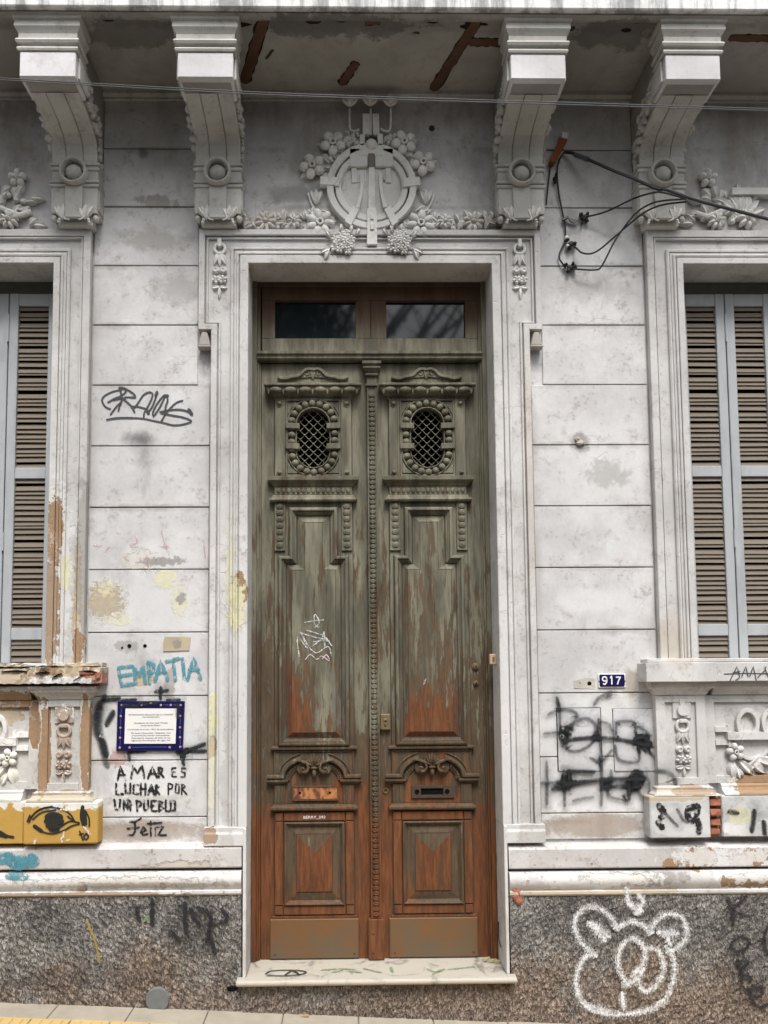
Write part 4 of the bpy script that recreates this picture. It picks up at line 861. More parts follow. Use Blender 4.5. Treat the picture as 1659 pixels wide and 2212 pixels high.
# reliefs above the windows
def crest(s):
    t = thing('window_crest', 'stucco bunch of flowers, leaves and fruit above the %s window' % ('left' if s < 0 else 'right'), 'ornament', (s*2.1, 0, 4.4))
    def A(nm, f): mb = MB(); f(mb); mb.build(nm, ornament_m, t, smooth=True)
    cx = 2.04 if s < 0 else 1.99
    A('flower', lambda mb: mb.flower(s*(cx+.0), 4.70 if s < 0 else 4.71, .055, 5, -.002, .045, .3, False))
    A('flower', lambda mb: mb.flower(s*(cx+.04), 4.445, .055, 8, -.002, .05, .3, False))
    A('flower', lambda mb: mb.flower(s*(cx+.22), 4.46, .06, 7, -.002, .05, .3, False))
    A('shell', lambda mb: [mb.leaf(s*(cx+.19), 4.47, a_ if s > 0 else pi-a_, .16, .06, -.004, .05) for a_ in (.4, .8, 1.2, 1.6, 2.0, 2.4)])
    for i in range(34):
        u = random.random(); xx = cx-.09+.36*random.random(); zz = 4.42+.19*random.random()
        aa = random.uniform(1.9, 3.3) if xx < cx+.05 else random.uniform(.3, 2.6); L = random.uniform(.06, .11)
        A('leaf', lambda mb: mb.leaf(s*xx, zz, aa if s > 0 else pi-aa, L, .04, -.004, .04, random.uniform(-.6, .6)))
    for i in range(10): A('berry', lambda mb: mb.sph(s*(cx-.05+.25*random.random()), -.02, 4.42+.2*random.random(), .016))
    A('rod', lambda mb: mb.tube([(s*(cx-.08), -.02, 4.50), (s*(cx-.02), -.035, 4.47), (s*(cx+.1), -.03, 4.52)], .016, 8))
    A('block', lambda mb: mb.box(s*(cx+.13), s*(cx+.6), -.05, .002, 4.60, 4.64))
crest(-1); crest(1)
# ================================================================== the door
door = thing('entrance_door', 'tall carved double door, green grey paint above wearing to bare orange brown timber below', 'door', (0, .19, .18))
D0 = .190
def part(nm, m, f, parent, bev=.002, smooth=False, noise=0, label=None):
    mb = MB(); f(mb); o = mb.build(nm, m, parent, bev=bev, smooth=smooth, noise=noise)
    if label: o['label'] = label
    return o
part('dark_backing', dark_m, lambda b: b.box(-.70, .70, .40, .41, .2, 4.18), door, 0)
fr = part('frame', wood_m, lambda b: [b.box(s*.7005, s*.672, .150, .34, .2005, 4.174) for s in (-1, 1)], door)
for s in (-1, 1):
    part('frame_bead', wood_m, lambda b: [b.box(s*.6715, s*.660, .164, .3, .2005, 3.742), b.box(s*.6595, s*.6505, .176, .3, .2005, 3.70)], door)
for s in (-1, 1): part('frame_bead', trans_m, lambda b: b.box(s*.6715, s*.6530, .166, .3, 3.7455, 4.1475), door)
part('frame_head', trans_m, lambda b: b.box(-.6715, .6715, .158, .34, 4.148, 4.174), door)
part('transom_bar', wood_m, lambda b: b.ex([(.30, 3.690), (.150, 3.690), (.142, 3.698), (.142, 3.712), (.130, 3.722), (.130, 3.738), (.150, 3.745), (.30, 3.745)], -.6715, .6715), door, 0)
# transom lights
glass_m = (lambda t: (t.set(t.b.inputs['IOR'], 1.52), t.out((.012, .016, .02)))[1])(MT('dusty_transom_glass', .045, .5))
tl = part('transom_sash', trans_m, lambda b: [b.box(-.645, .652, .170, .215, 4.066, 4.1475), b.box(-.645, .652, .170, .215, 3.7455, 3.831)], door)
for a, b2 in ((-.645, -.568), (.578, .652), (-.082, .006), (.009, .102)):
    part('sash_stile', trans_m, lambda b: b.box(a, b2, .1705, .2145, 3.8315, 4.0655), tl)
for a, b2 in ((-.568, -.082), (.102, .578)):
    part('glass_pane', glass_m, lambda b: b.box(a, b2, .200, .206, 3.8315, 4.0655), tl, 0)
part('sash_joint', shadowgap_m, lambda b: b.box(.0062, .0088, .1708, .2, 3.75, 4.145), tl, 0)

def stadium(cz0, cz1, r, n=12, cx=0):
    P = [(cx+r*cos(pi*i/n), cz1+r*sin(pi*i/n)) for i in range(n+1)]+[(cx+r*cos(pi+pi*i/n), cz0+r*sin(pi+pi*i/n)) for i in range(n+1)]
    return P
ZC0, ZC1 = 3.140, 3.305
def leaf_(s):
    c = .34*s
    e0, e1 = (-.648, -.0205) if s < 0 else (.0405, .652)   # board ends
    L = part('door_leaf', wood_m, lambda b: [b.box(e0, c-.11, D0, D0+.045, .2035, 3.682), b.box(c+.11, e1, D0, D0+.045, .2035, 3.682), b.box(c-.11, c+.11, D0, D0+.045, .2035, 3.02), b.box(c-.11, c+.11, D0, D0+.045, 3.425, 3.682)], door, 0,
             label='%s door leaf' % ('left' if s < 0 else 'right'))
    def P(nm, f, m=carve_m, bev=.002, smooth=False, label=None): return part(nm, m, f, L, bev, smooth, 0, label)
    X = lambda v: c+v
    # crest scrollwork
    def crest_(b):
        for q in (-1, 1):
            pts = [(.0, 3.640), (.03, 3.645), (.055, 3.632), (.075, 3.610), (.10, 3.600), (.13, 3.596), (.16, 3.586), (.195, 3.590), (.205, 3.598)]
            b.tube([(X(q*p[0]), D0-.010, p[1]) for p in catmull(pts)], .012, 6); b.prism([(X(q*p[0]), p[1]) for p in ([(0, 3.60), (.2, 3.583), (.2, 3.592), (.1, 3.606), (.055, 3.638), (0, 3.645)])], D0-.008, D0)
            b.tube([(X(q*(.036+.018*cos(a_)*(1-a_/9))), D0-.008, 3.618+.018*sin(a_)*(1-a_/9)) for a_ in [.6+i*.45 for i in range(13)]], .0055, 6)
            b.leaf(X(q*.07), 3.612, -.5 if q > 0 else pi+.5, .05, .024, D0, .012); b.leaf(X(q*.11), 3.60, -.3 if q > 0 else pi+.3, .06, .02, D0, .012)
        b.leaf(X(0), 3.585, pi/2, .075, .045, D0, .018); b.sph(X(0), D0-.004, 3.648, .016, .01, .012)
    P('crest_carving', crest_, smooth=True, bev=0)
    P('cornice_slab', lambda b: b.box(X(-.288), X(.288), .112, D0, 3.521, 3.537), bev=.004)
    P('cornice_cove', lambda b: b.exr([(.172, 3.466), (.170, 3.474), (.158, 3.480), (.140, 3.492), (.128, 3.506), (.126, 3.5205)], X(-.236), X(.236), D0), bev=0)
    for i in range(6):
        u = (i-2.5)*.088
        P('egg', lambda b: [b.sph(X(u), .130, 3.500, .036, .018, .020, 0, 10, 8)], smooth=True, bev=0)
        P('egg_eye', lambda b: [b.tube([(X(u)+.010*cos(a_), .122+.01*(1-sin(a_)), 3.497+.010*sin(a_)) for a_ in [2*pi*k/10 for k in range(10)]], .0035, 5, True), b.sph(X(u), .124, 3.497, .005)], smooth=True, bev=0)
    for i in range(7): P('dart', lambda b: b.leaf(X((i-3)*.088*.985), 3.518, -pi/2, .045, .018, .135, .012), smooth=True, bev=0)
    P('cornice_bead', lambda b: b.box(X(-.240), X(.240), .168, D0, 3.458, 3.4655), bev=.002)
    # grille panel
    for q in (-1, 1):
        P('frieze_pilaster', lambda b: b.box(X(q*.1665), X(q*.2275), .168, D0, 2.987, 3.4575))
        P('pilaster_fillet', lambda b: b.box(X(q*.1665), X(q*.178), .163, .168, 2.99, 3.4575), bev=.001)
        for zz in (3.430, 3.012): P('pilaster_ball', lambda b: [b.sph(X(q*.200), .166, zz, .0135), b.tube([(X(q*.200)+.018*cos(a_), .167, zz-.004+.018*sin(a_)) for a_ in [pi+pi*k/8 for k in range(9)]], .0025, 5)], smooth=True, bev=0)
    def ovalplate(b):
        n = 14; inn = [(X(p[0]), p[1]) for p in stadium(ZC0, ZC1, .0985, n)]; out = []
        for p in inn:
            dx, dz = p[0]-c, p[1]-(ZC0+ZC1)/2; k = min(.1645/max(abs(dx), 1e-6), .2375/max(abs(dz), 1e-6)); out.append((c+dx*k, (ZC0+ZC1)/2+dz*k))
        a = [b.v(p[0], .176, p[1]) for p in inn]; o = [b.v(p[0], .176, p[1]) for p in out]; r = [b.v(p[0], .240, p[1]) for p in inn]; oo = [b.v(p[0], D0-.0005, p[1]) for p in out]
        N = len(a)
        for i in range(N):
            j = (i+1) % N; b.face([a[i], a[j], o[j], o[i]]); b.face([a[i], r[i], r[j], a[j]]); b.face([o[i], o[j], oo[j], oo[i]])
    P('oval_plate', ovalplate, bev=0)
    P('square_frame', lambda b: b.band([(X(-.1645), 2.988), (X(-.1645), 3.4575), (X(.1645), 3.4575), (X(.1645), 2.988)][::-1], [(0, D0), (0, .166), (.003, .164), (.010, .164), (.013, .168), (.013, .177), (.005, D0)], True), bev=0)
    P('oval_bead', lambda b: b.band([(X(p[0]), p[1]) for p in stadium(ZC0, ZC1, .1565)], [(0, .177), (0, .164), (.003, .161), (.006, .161), (.009, .164), (.009, .177)], True), smooth=True, bev=0)
    P('oval_rim', lambda b: b.band([(X(p[0]), p[1]) for p in stadium(ZC0, ZC1, .103)], [(0, .177), (0, .163), (.005, .163), (.005, .2)], True), smooth=True, bev=0)
    R_ = .128; per = 2*(ZC1-ZC0)+2*pi*R_; N = 26
    for i in range(N):
        d = (i+.5)*per/N
        if d < (ZC1-ZC0): p = (R_, ZC0+d)
        elif d < (ZC1-ZC0)+pi*R_: a_ = (d-(ZC1-ZC0))/R_; p = (R_*cos(a_), ZC1+R_*sin(a_))
        elif d < 2*(ZC1-ZC0)+pi*R_: p = (-R_, ZC1-(d-(ZC1-ZC0)-pi*R_))
        else: a_ = pi+(d-2*(ZC1-ZC0)-pi*R_)/R_; p = (R_*cos(a_), ZC0+R_*sin(a_))
        P('bead_ball', lambda b: b.sph(X(p[0]), .170, p[1], .0225, .021, .0212, math.atan2(p[1]-min(max(p[1], ZC0), ZC1), p[0]), 12, 8), smooth=True, bev=0)
    for q in (-1, 1):
        for zz in (3.290, 3.167): P('cross_block', lambda b: b.prism([(X(q*.080), zz-.018), (X(q*.163), zz-.016), (X(q*.163), zz+.018), (X(q*.080), zz+.015)] if q > 0 else [(X(-.163), zz-.016), (X(-.080), zz-.018), (X(-.080), zz+.015), (X(-.163), zz+.018)], .146, .2))
        for zz, dz in ((3.438, -1), (3.006, 1)):
            P('spandrel', lambda b: b.prism([(X(q*.152), zz), (X(q*.152), zz+dz*.080), (X(q*.128), zz+dz*.036), (X(q*.075), zz)][::(1 if q*dz > 0 else -1)], .167, .1765), bev=.003)
    # grille bars at 45 degrees
    def inside(x, z):
        zz = min(max(z, ZC0), ZC1); return (x*x+(z-zz)**2) < .1005**2
    zc = (ZC0+ZC1)/2; pit = .0372
    for dgn in (1, -1):
        for k in range(-8, 9):
            off = (k+.5)*pit*math.sqrt(2); seg = [t for t in [i*.002 for i in range(-150, 151)] if inside(t, zc+dgn*t+off)]
            if len(seg) < 6: continue
            a0, a1 = seg[0], seg[-1]
            P('grille_bar', lambda b: b.tube([(X(a0), .206+.003*dgn, zc+dgn*a0+off), (X(a1), .206+.003*dgn, zc+dgn*a1+off)], .0024, 6), bev=0)
    def knots(b):
        for i in range(-8, 9):
            for j in range(-8, 9):
                o1, o2 = (i+.5)*pit*math.sqrt(2), (j+.5)*pit*math.sqrt(2); x_ = (o2-o1)/2; z_ = zc+(o1+o2)/2
                if inside(x_*1.02, z_): b.sph(X(x_), .201, z_, .0062, .005, .0062, pi/4, 8, 5)
    k_ = P('grille_knots', knots, bev=0, smooth=True); k_['kind'] = 'stuff'
    # shelf and carved band
    P('shelf', lambda b: b.exr([(.176, 2.928), (.168, 2.936), (.166, 2.944), (.150, 2.954), (.140, 2.962), (.138, 2.982), (.150, 2.9865)], X(-.232), X(.232), D0), bev=0)
    P('carved_band', lambda b: b.box(X(-.229), X(.229), .172, D0, 2.880, 2.9275))
    for i in range(15):
        u = -.205+i*.0293
        P('band_scale', lambda b: b.sph(X(u), .172, 2.904, .013, .007, .019, .0, 8, 6), smooth=True, bev=0)
    P('lower_shelf', lambda b: b.exr([(.176, 2.834), (.150, 2.838), (.146, 2.846), (.150, 2.853), (.162, 2.862), (.168, 2.878)], X(-.229), X(.229), D0), bev=0)
    groove_ = lambda pts, o0, o1, y: P('shade_dirt_groove', lambda b: b.band(pts, [(o0, y+.003), (o0, y), (o1, y), (o1, y+.003)], True), shadowgap_m, bev=0)  # dark edge strips: groove dirt plus recess shade, coloured in for contrast
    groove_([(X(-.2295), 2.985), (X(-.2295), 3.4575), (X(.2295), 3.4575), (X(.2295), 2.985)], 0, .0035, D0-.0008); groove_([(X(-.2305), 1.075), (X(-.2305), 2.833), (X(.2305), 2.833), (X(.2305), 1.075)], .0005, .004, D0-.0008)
    # long T shaped panel
    P('panel_ground', lambda b: b.box(X(-.230), X(.230), .180, D0, 1.392, 2.8335), wood_m)
    for q in (-1, 1):
        P('husk_strip', lambda b: b.box(X(q*.166), X(q*.229), .168, .180, 2.545, 2.833))
        for i in range(7):
            zz = 2.812-i*.0385
            P('husk', lambda b: [b.sph(X(q*.197), .168, zz, .019, .008, .018, 0, 10, 6), b.tube([(X(q*.197)+.019*cos(a_), .164, zz+.002+.017*sin(a_)) for a_ in [pi+pi*k/8 for k in range(9)]], .003, 5)], smooth=True, bev=0)
    T = [(-.107, 2.765), (.107, 2.765), (.107, 2.478), (.170, 2.478), (.170, 1.442), (-.170, 1.442), (-.170, 2.478), (-.107, 2.478)]
    T = [(X(p[0]), p[1]) for p in T]
    P('panel_moulding', lambda b: b.band(T, [(.036, .1805), (.036, .160), (.032, .152), (.025, .148), (.017, .148), (.013, .156), (.006, .158), (.002, .170), (-.004, .172), (-.008, .1802), (-.008, .186), (.03, .186)], True), bev=0)
    T1 = [(X(a), z_) for a, z_ in ((-.092, 2.750), (.092, 2.750), (.092, 2.463), (.155, 2.463), (.155, 1.457), (-.155, 1.457), (-.155, 2.463), (-.092, 2.463))]
    T2 = [(X(a), z_) for a, z_ in ((-.052, 2.712), (.052, 2.712), (.052, 2.430), (.128, 2.430), (.128, 1.486), (-.128, 1.486), (-.128, 2.430), (-.052, 2.430))]
    P('raised_panel', lambda b: b.prism(T1, .163, .1795, T2), panel_m, bev=0)
    def groove(pts, o0, o1, y): P('shade_dirt_groove', lambda b: b.band(pts, [(o0, y+.003), (o0, y), (o1, y), (o1, y+.003)], True), shadowgap_m, bev=0)
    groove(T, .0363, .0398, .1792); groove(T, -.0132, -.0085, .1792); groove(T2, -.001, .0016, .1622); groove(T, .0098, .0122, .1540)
    P('panel_sill', lambda b: b.exr([(.178, 1.384), (.160, 1.388), (.158, 1.398), (.168, 1.406)], X(-.229), X(.229), D0), bev=0)
    # arched letter box section
    P('arch_ground', lambda b: b.box(X(-.2325), X(.2325), .180, D0, 1.076, 1.3835), wood_m)
    for q in (-1, 1): P('side_fillet', lambda b: b.box(X(q*.222), X(q*.2325), .174, .180, 1.20, 1.3835), wood_m)
    P('top_fillet', lambda b: b.box(X(-.2215), X(.2215), .174, .180, 1.370, 1.3835), wood_m)
    prA = [(.012, .180), (.012, .148), (.008, .142), (-.004, .142), (-.010, .150), (-.014, .165), (-.014, .180)]
    for q in (-1, 1):
        arc = [(.270, 1.232), (.180, 1.232)]+[(.178*cos(a_), 1.236+.108*sin(a_)) for a_ in [.16+i*.14 for i in range(8)]]
        arc = [(X(q*p[0]), p[1]) for p in arc]
        P('arch_moulding', lambda b: b.band(arc, [(o*(-q), y) for o, y in prA]), bev=0)
        arc2 = [(X(q*.150*cos(a_)), 1.212+.098*sin(a_)) for a_ in [.0+i*.15 for i in range(9)]]
        P('inner_arch', lambda b: b.band(arc2, [(o*(-q), y) for o, y in ((.016, .180), (.016, .166), (-.012, .170), (-.012, .180))]), bev=0)
        for i in range(9):
            a_ = .1+i*.135; P('arch_dentil', lambda b: b.sph(X(q*.153*cos(a_)), .166, 1.214+.10*sin(a_), .008, .006, .008, a_, 6, 4), bev=0)
        ar3 = [(X(q*.205*cos(a_)), 1.236+.138*sin(a_)) for a_ in [.12+i*.13 for i in range(9)]]
        P('outer_arch_line', lambda b: b.tube([(p[0], .178, p[1]) for p in ar3], .0045, 6), bev=0, smooth=True)
        P('scroll', lambda b: [b.tube([(X(q*(.062+(.034-.0034*i)*cos(2.3+i*.62))), .146-.0012*i, 1.281+(.034-.0034*i)*sin(2.3+i*.62)) for i in range(10)], [.0085-.0004*i for i in range(10)], 6), b.sph(X(q*.062), .14, 1.281, .009), b.disc(X(q*.062), 1.281, .036, .160, .18, 20)], smooth=True, bev=0)
        P('scroll_link', lambda b: b.tube([(X(q*p[0]), .146, p[1]) for p in catmull([(.115, 1.326), (.090, 1.328), (.060, 1.318), (.035, 1.308)])], .0085, 6), smooth=True, bev=0)
        P('impost', lambda b: b.exr([(.178, 1.186), (.172, 1.190), (.160, 1.200), (.150, 1.206), (.150, 1.218)], X(q*.178) if q > 0 else X(-.245), X(.245) if q > 0 else X(-.178), D0), bev=0)
        P('mini_pilaster', lambda b: [b.box(X(q*.166), X(q*.2275), .170, .18, 1.077, 1.1855), b.box(X(q*.180), X(q*.190), .1665, .17, 1.088, 1.178), b.box(X(q*.204), X(q*.214), .1665, .17, 1.088, 1.178)])
    P('shell', lambda b: [b.leaf(X(0), 1.295, pi/2+a_, .072-abs(a_)*.012, .022, .158, .022) for a_ in (-1.0, -.6, -.3, 0, .3, .6, 1.0)], smooth=True, bev=0)
    P('pendant', lambda b: [b.sph(X(0), .155, 1.252, .013, .014, .024), b.sph(X(0), .152, 1.283, .022, .01, .010)], smooth=True, bev=0)
    if s < 0:
        P('letter_plate', lambda b: b.box(X(-.120), X(.132), .170, .18, 1.104, 1.172), copper_m, label='corroded orange copper plate covering the left letter slot')
        for u in (-.083, .090): P('plate_hole', lambda b: b.disc(X(u), 1.140, .0075, .1692, .172, 12), dark_m, 0)
        P('plate_trim', lambda b: b.band([(X(-.120), 1.104), (X(-.120), 1.172), (X(.132), 1.172), (X(.132), 1.104)], [(0, .18), (0, .167), (.008, .167), (.008, .18)], True), wood_m, 0)
    else:
        P('letter_frame', lambda b: [b.box(X(-.120), X(-.0655), .170, .18, 1.104, 1.176), b.box(X(.0645), X(.128), .170, .18, 1.104, 1.176), b.box(X(-.065), X(.064), .170, .18, 1.159, 1.176), b.box(X(-.065), X(.064), .170, .18, 1.104, 1.122)], slotwood_m, .001)
        P('letter_slot', lambda b: b.box(X(-.065), X(.064), .1785, .1795, 1.1222, 1.1588), dark_m, 0, label='open black letter slot in the right leaf')
        for u in (-.088, .086): P('screw', lambda b: [b.tube([(X(u)+.011*cos(a_), .169, 1.141+.011*sin(a_)) for a_ in [2*pi*k/12 for k in range(12)]], .003, 6, True), b.disc(X(u), 1.141, .0075, .1690, .17, 12)], dark_m, 0)
    P('middle_shelf', lambda b: b.exr([(.176, 1.036), (.158, 1.040), (.152, 1.048), (.152, 1.058), (.166, 1.066), (.170, 1.0755)], X(-.2275), X(.2275), D0), bev=0)
    # lower panel
    P('lower_ground', lambda b: b.box(X(-.230), X(.230), .183, D0, .449, 1.0355), wood_m)
    for q in (-1, 1):
        for za, zb in ((.981, 1.029), (.455, .504)): P('corner_square', lambda b: b.prism([(X(q*.2035)-.0235, za), (X(q*.2035)+.0235, za), (X(q*.2035)+.0235, zb), (X(q*.2035)-.0235, zb)], .172, .183, [(X(q*.2035)-.021, za+.002), (X(q*.2035)+.021, za+.002), (X(q*.2035)+.021, zb-.002), (X(q*.2035)-.021, zb-.002)]), panel_m, 0)
        P('lower_stile', lambda b: b.box(X(q*.180), X(q*.227), .172, .183, .5085, .9765), panel_m)
    for za, zb in ((.981, 1.029), (.455, .504)): P('lower_rail', lambda b: b.box(X(-.1755), X(.1755), .172, .183, za, zb), panel_m)
    Q = [(X(-.160), .520), (X(-.160), .962), (X(.160), .962), (X(.160), .520)]
    P('lower_moulding', lambda b: b.band(Q, [(.012, .183), (.012, .164), (.006, .160), (0, .164), (-.006, .174), (-.012, .179), (-.014, .184)], True), mould_m, bev=0)
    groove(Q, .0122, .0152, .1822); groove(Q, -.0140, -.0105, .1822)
    P('lower_raised_base', lambda b: b.prism([(X(-.146), .534), (X(.146), .534), (X(.146), .948), (X(-.146), .948)], .174, .183, [(X(-.108), .572), (X(.108), .572), (X(.108), .910), (X(-.108), .910)]), mould_m, 0)
    def pyr(b):
        a = [(-.101, .584), (.101, .584), (.101, .903), (-.101, .903)]; v = [b.v(X(p[0]), .1735, p[1]) for p in a]; f = [b.v(X(p[0]), .168, p[1]) for p in a]
        t0 = b.v(X(0), .158, .690); t1 = b.v(X(0), .158, .800)
        for i in range(4): b.face([v[i], v[(i+1) % 4], f[(i+1) % 4], f[i]])
        b.face([f[0], f[1], t0]); b.face([f[1], f[2], t1, t0]); b.face([f[3], f[0], t0, t1])
    P('lower_raised_panel', pyr, panel_m, 0)
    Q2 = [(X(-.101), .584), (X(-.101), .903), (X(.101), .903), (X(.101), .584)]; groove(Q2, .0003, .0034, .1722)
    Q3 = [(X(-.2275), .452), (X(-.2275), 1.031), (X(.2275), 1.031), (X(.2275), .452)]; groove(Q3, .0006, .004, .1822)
    P('upper_facet', lambda b: b.face([b.v(X(.101), .168, .903), b.v(X(-.101), .168, .903), b.v(X(0), .158, .800)]), cling_m, 0)
    P('kick_plate', lambda b: b.box(X(-.256), X(.252), .176, D0, .207, .431), kick_m, .006, label='plain brown kick board at the foot of the %s leaf' % ('left' if s < 0 else 'right'))
    P('kick_bead', lambda b: b.box(X(-.244), X(.244), .178, D0, .4325, .4475))
    for u in (-.225, .225):
        for zz in (.235,): P('screw', lambda b: b.sph(X(u), .176, zz, .006, .003, .006), shadowgap_m, 0)
    return L
LL = leaf_(-1); LR = leaf_(1)
# meeting stile (astragal) with scale carving
AX = .0105
ast = part('astragal', carve_m, lambda b: [b.box(AX-.0295, AX+.0295, .164, .21, .4315, 3.5295)], door, .002, label='narrow post with a carved chain of scales where the two leaves meet')
part('astragal_edge', carve_m, lambda b: [b.box(AX-.0295, AX-.0205, .158, .1645, .432, 3.529), b.box(AX+.0205, AX+.0295, .158, .1645, .432, 3.529)], ast)
def sc(b):
    n = 104
    for i in range(n):
        zz = .46+i*(3.51-.46)/n
        b.tube([(AX+.015*cos(a_), .1585, zz+.012*sin(a_)) for a_ in [pi+pi*k/6 for k in range(7)]], .0042, 5); b.sph(AX, .163, zz, .012, .006, .013, 0, 8, 5)
part('scale_carving', carve_m, sc, ast, 0, True)
part('astragal_capital', carve_m, lambda b: [b.exr([(.160, 3.530), (.150, 3.534), (.150, 3.546), (.158, 3.550)], AX-.026, AX+.026, .20), b.box(AX-.030, AX+.030, .158, .2, 3.5505, 3.590), b.exr([(.150, 3.591), (.142, 3.597), (.142, 3.604), (.150, 3.608)], AX-.030, AX+.030, .2),
     b.exr([(.150, 3.609), (.142, 3.622), (.128, 3.634), (.128, 3.642), (.136, 3.645), (.136, 3.652), (.124, 3.660), (.124, 3.676)], AX-.030, AX+.030, .2)], ast, 0)
part('astragal_foot', panel_m, lambda b: b.box(AX-.046, AX+.044, .150, .21, .207, .4305), door, .003)
for zz in (.35, .245): part('screw', shadowgap_m, lambda b: b.sph(AX-.018, .150, zz, .008, .003, .006), ast, 0)
# hardware
part('lock_plate', brass_m, lambda b: b.box(.0425, .104, .160, .19, 1.495, 1.588), door, .006, label='tarnished brass lock plate beside the astragal')
part('keyhole_cover', brass_m, lambda b: [b.sph(.073, .158, 1.552, .011, .005, .011), b.sph(.073, .158, 1.533, .008, .005, .016)], door, 0, True)
part('keyhole', dark_m, lambda b: b.sph(.073, .1535, 1.545, .0035, .002, .007), door, 0)
for zz, r in ((1.857, .024), (1.762, .017)):
    part('lock_cylinder', brass_m, lambda b: [b.disc(.606, zz, r, .182, .19, 24, r*.85), b.disc(.606, zz, r*.62, .172, .183, 20, r*.5)], door, .0015)
    part('keyhole', dark_m, lambda b: b.box(.603, .609, .1712, .1725, zz-.008, zz+.006), door, 0)
part('round_escutcheon', brass_m, lambda b: b.tube([(.072+.013*cos(a_), .187, 1.146+.013*sin(a_)) for a_ in [2*pi*k/16 for k in range(16)]], .005, 6, True), door, 0, True)
bell = thing('door_bell', 'small tan bell push fixed to the right edge of the door opening', 'doorbell', (.69, .05, 1.9))
part('bell_box', flat('tan_plastic', (.55, .40, .28), .5, .4), lambda b: b.box(.664, .700, .035, .072, 1.868, 1.928), bell, .005)
part('bell_button', flat('brown_plastic', (.22, .14, .09), .4, .4), lambda b: b.box(.676, .688, .030, .036, 1.886, 1.912), bell, .002)
part('wire', black_cable_m, lambda b: b.tube(catmull([(.697, .06, .30), (.694, .10, .34), (.698, .12, .42), (.693, .11, .36)]), .003, 6), bell, 0)

# writing on the door
strokes('chalk_tag', [[(395, 870), (455, 860), (510, 855)], [(460, 900), (485, 870), (460, 820), (455, 880), (480, 900)], [(360, 1080), (350, 960), (410, 1030), (370, 930), (420, 1020), (470, 1060), (540, 1020), (560, 1080)], [(410, 920), (470, 938), (520, 960), (562, 1015)],
    [(370, 935), (450, 960), (520, 975)], [(440, 1020), (500, 970), (515, 930), (520, 1020)], [(450, 990), (500, 985), (545, 985)]], CZ2, .1595, .0056, P_WHITE, LL, 'thin white scribbled tag on the long panel')
strokes('chalk_tag', [[(400, 1100), (430, 1070), (470, 1100), (500, 1080), (550, 1110), (530, 1072), (505, 1098)]], CZ2, .1595, .0055, P_PALE, LL, 'pink end of the white scribble')
strokes('chalk_mark', [[(1135, 1255), (1150, 1220)], [(1140, 1230), (1148, 1250)]], CZ2, .1595, .004, P_PALE, LR)
text('white_lettering', 'BERRY_593', .022, whiteen_m, (-.34+.0, .1712, .994), LL, .125)['label'] = 'tiny white handwritten letters on the lower left rail'

# ================================================================== plaque, number, meter covers
p0 = at(*C7((1097, 393)), -.012); pq = [at(*C7(p), -.012) for p in ((699, 393), (1097, 393), (1085, 690), (690, 690))]
pl = thing('heritage_plaque', 'blue bordered white enamel heritage plaque with small pink flowers and printed text', 'plaque', ((pq[0][0]+pq[1][0])/2, 0, pq[3][1]))
mb = MB(); mb.prism([pq[3], pq[2], pq[1], pq[0]], -.014, -.001); mb.build('blue_border', enamel_m, pl, bev=.002)
wq = [at(*C7(p), -.0155) for p in ((745, 437), (1050, 437), (1042, 646), (738, 646))]
mb = MB(); mb.prism([wq[3], wq[2], wq[1], wq[0]], -.0155, -.012); mb.build('white_field', whiteen_m, pl)
pink_m = flat('pink_flower_enamel', (.62, .36, .36), .4, .4); inkm = flat('plaque_ink', (.05, .05, .12), .6, .2); vine_m = flat('pale_blue_line', (.10, .13, .36), .4, .4)
QF = crop(241.4, 1497.7, .10581)          # crop 440,2730 of the sheet
for x_, y_ in ((205, 243), (610, 240), (1005, 240), (1205, 240), (1407, 240), (185, 463), (178, 700), (170, 905), (165, 1107), (365, 1105), (1183, 1100), (1395, 460), (1393, 692), (1392, 897), (1400, 1090)):
    X_, Z_ = at(*QF((x_, y_)), -.0145); mb = MB()
    P5 = []
    for k in range(10): r = .0078 if k % 2 == 0 else .0042; P5.append((X_+r*cos(pi/2+k*pi/5), Z_+r*sin(pi/2+k*pi/5)))
    mb.prism(P5[::-1], -.0162, -.014); mb.build('painted_flower', pink_m, pl)
    mb = MB(); mb.disc(X_, Z_, .0018, -.0168, -.0161, 8); mb.build('flower_centre', inkm, pl)
for a, b2 in (((190, 290), (185, 430)), ((180, 510), (178, 650)), ((175, 745), (172, 860)), ((170, 950), (165, 1070)), ((420, 1105), (1130, 1098)), ((260, 240), (330, 245)), ((640, 240), (700, 245)), ((1050, 240), (1160, 240)), ((1250, 240), (1360, 245)), ((1395, 510), (1394, 640)), ((1393, 745), (1390, 850)), ((1392, 945), (1395, 1050))):
    A_, B_ = at(*QF(a), -.0145), at(*QF(b2), -.0145); m_ = ((A_[0]+B_[0])/2+.002, (A_[1]+B_[1])/2+.001)
    mb = MB(); mb.tube([(p[0], -.0148, p[1]) for p in catmull([A_, m_, B_], 5)], .0012, 5); mb.build('painted_vine', vine_m, pl)
strokes('black_overspray', [[(260, 250), (520, 250)], [(1350, 260), (1350, 460)], [(600, 200), (900, 190)]], QF, -.0165, .022, P_GREY, pl, 'thin black overspray on the plaque border')
cx_ = (wq[0][0]+wq[1][0])/2
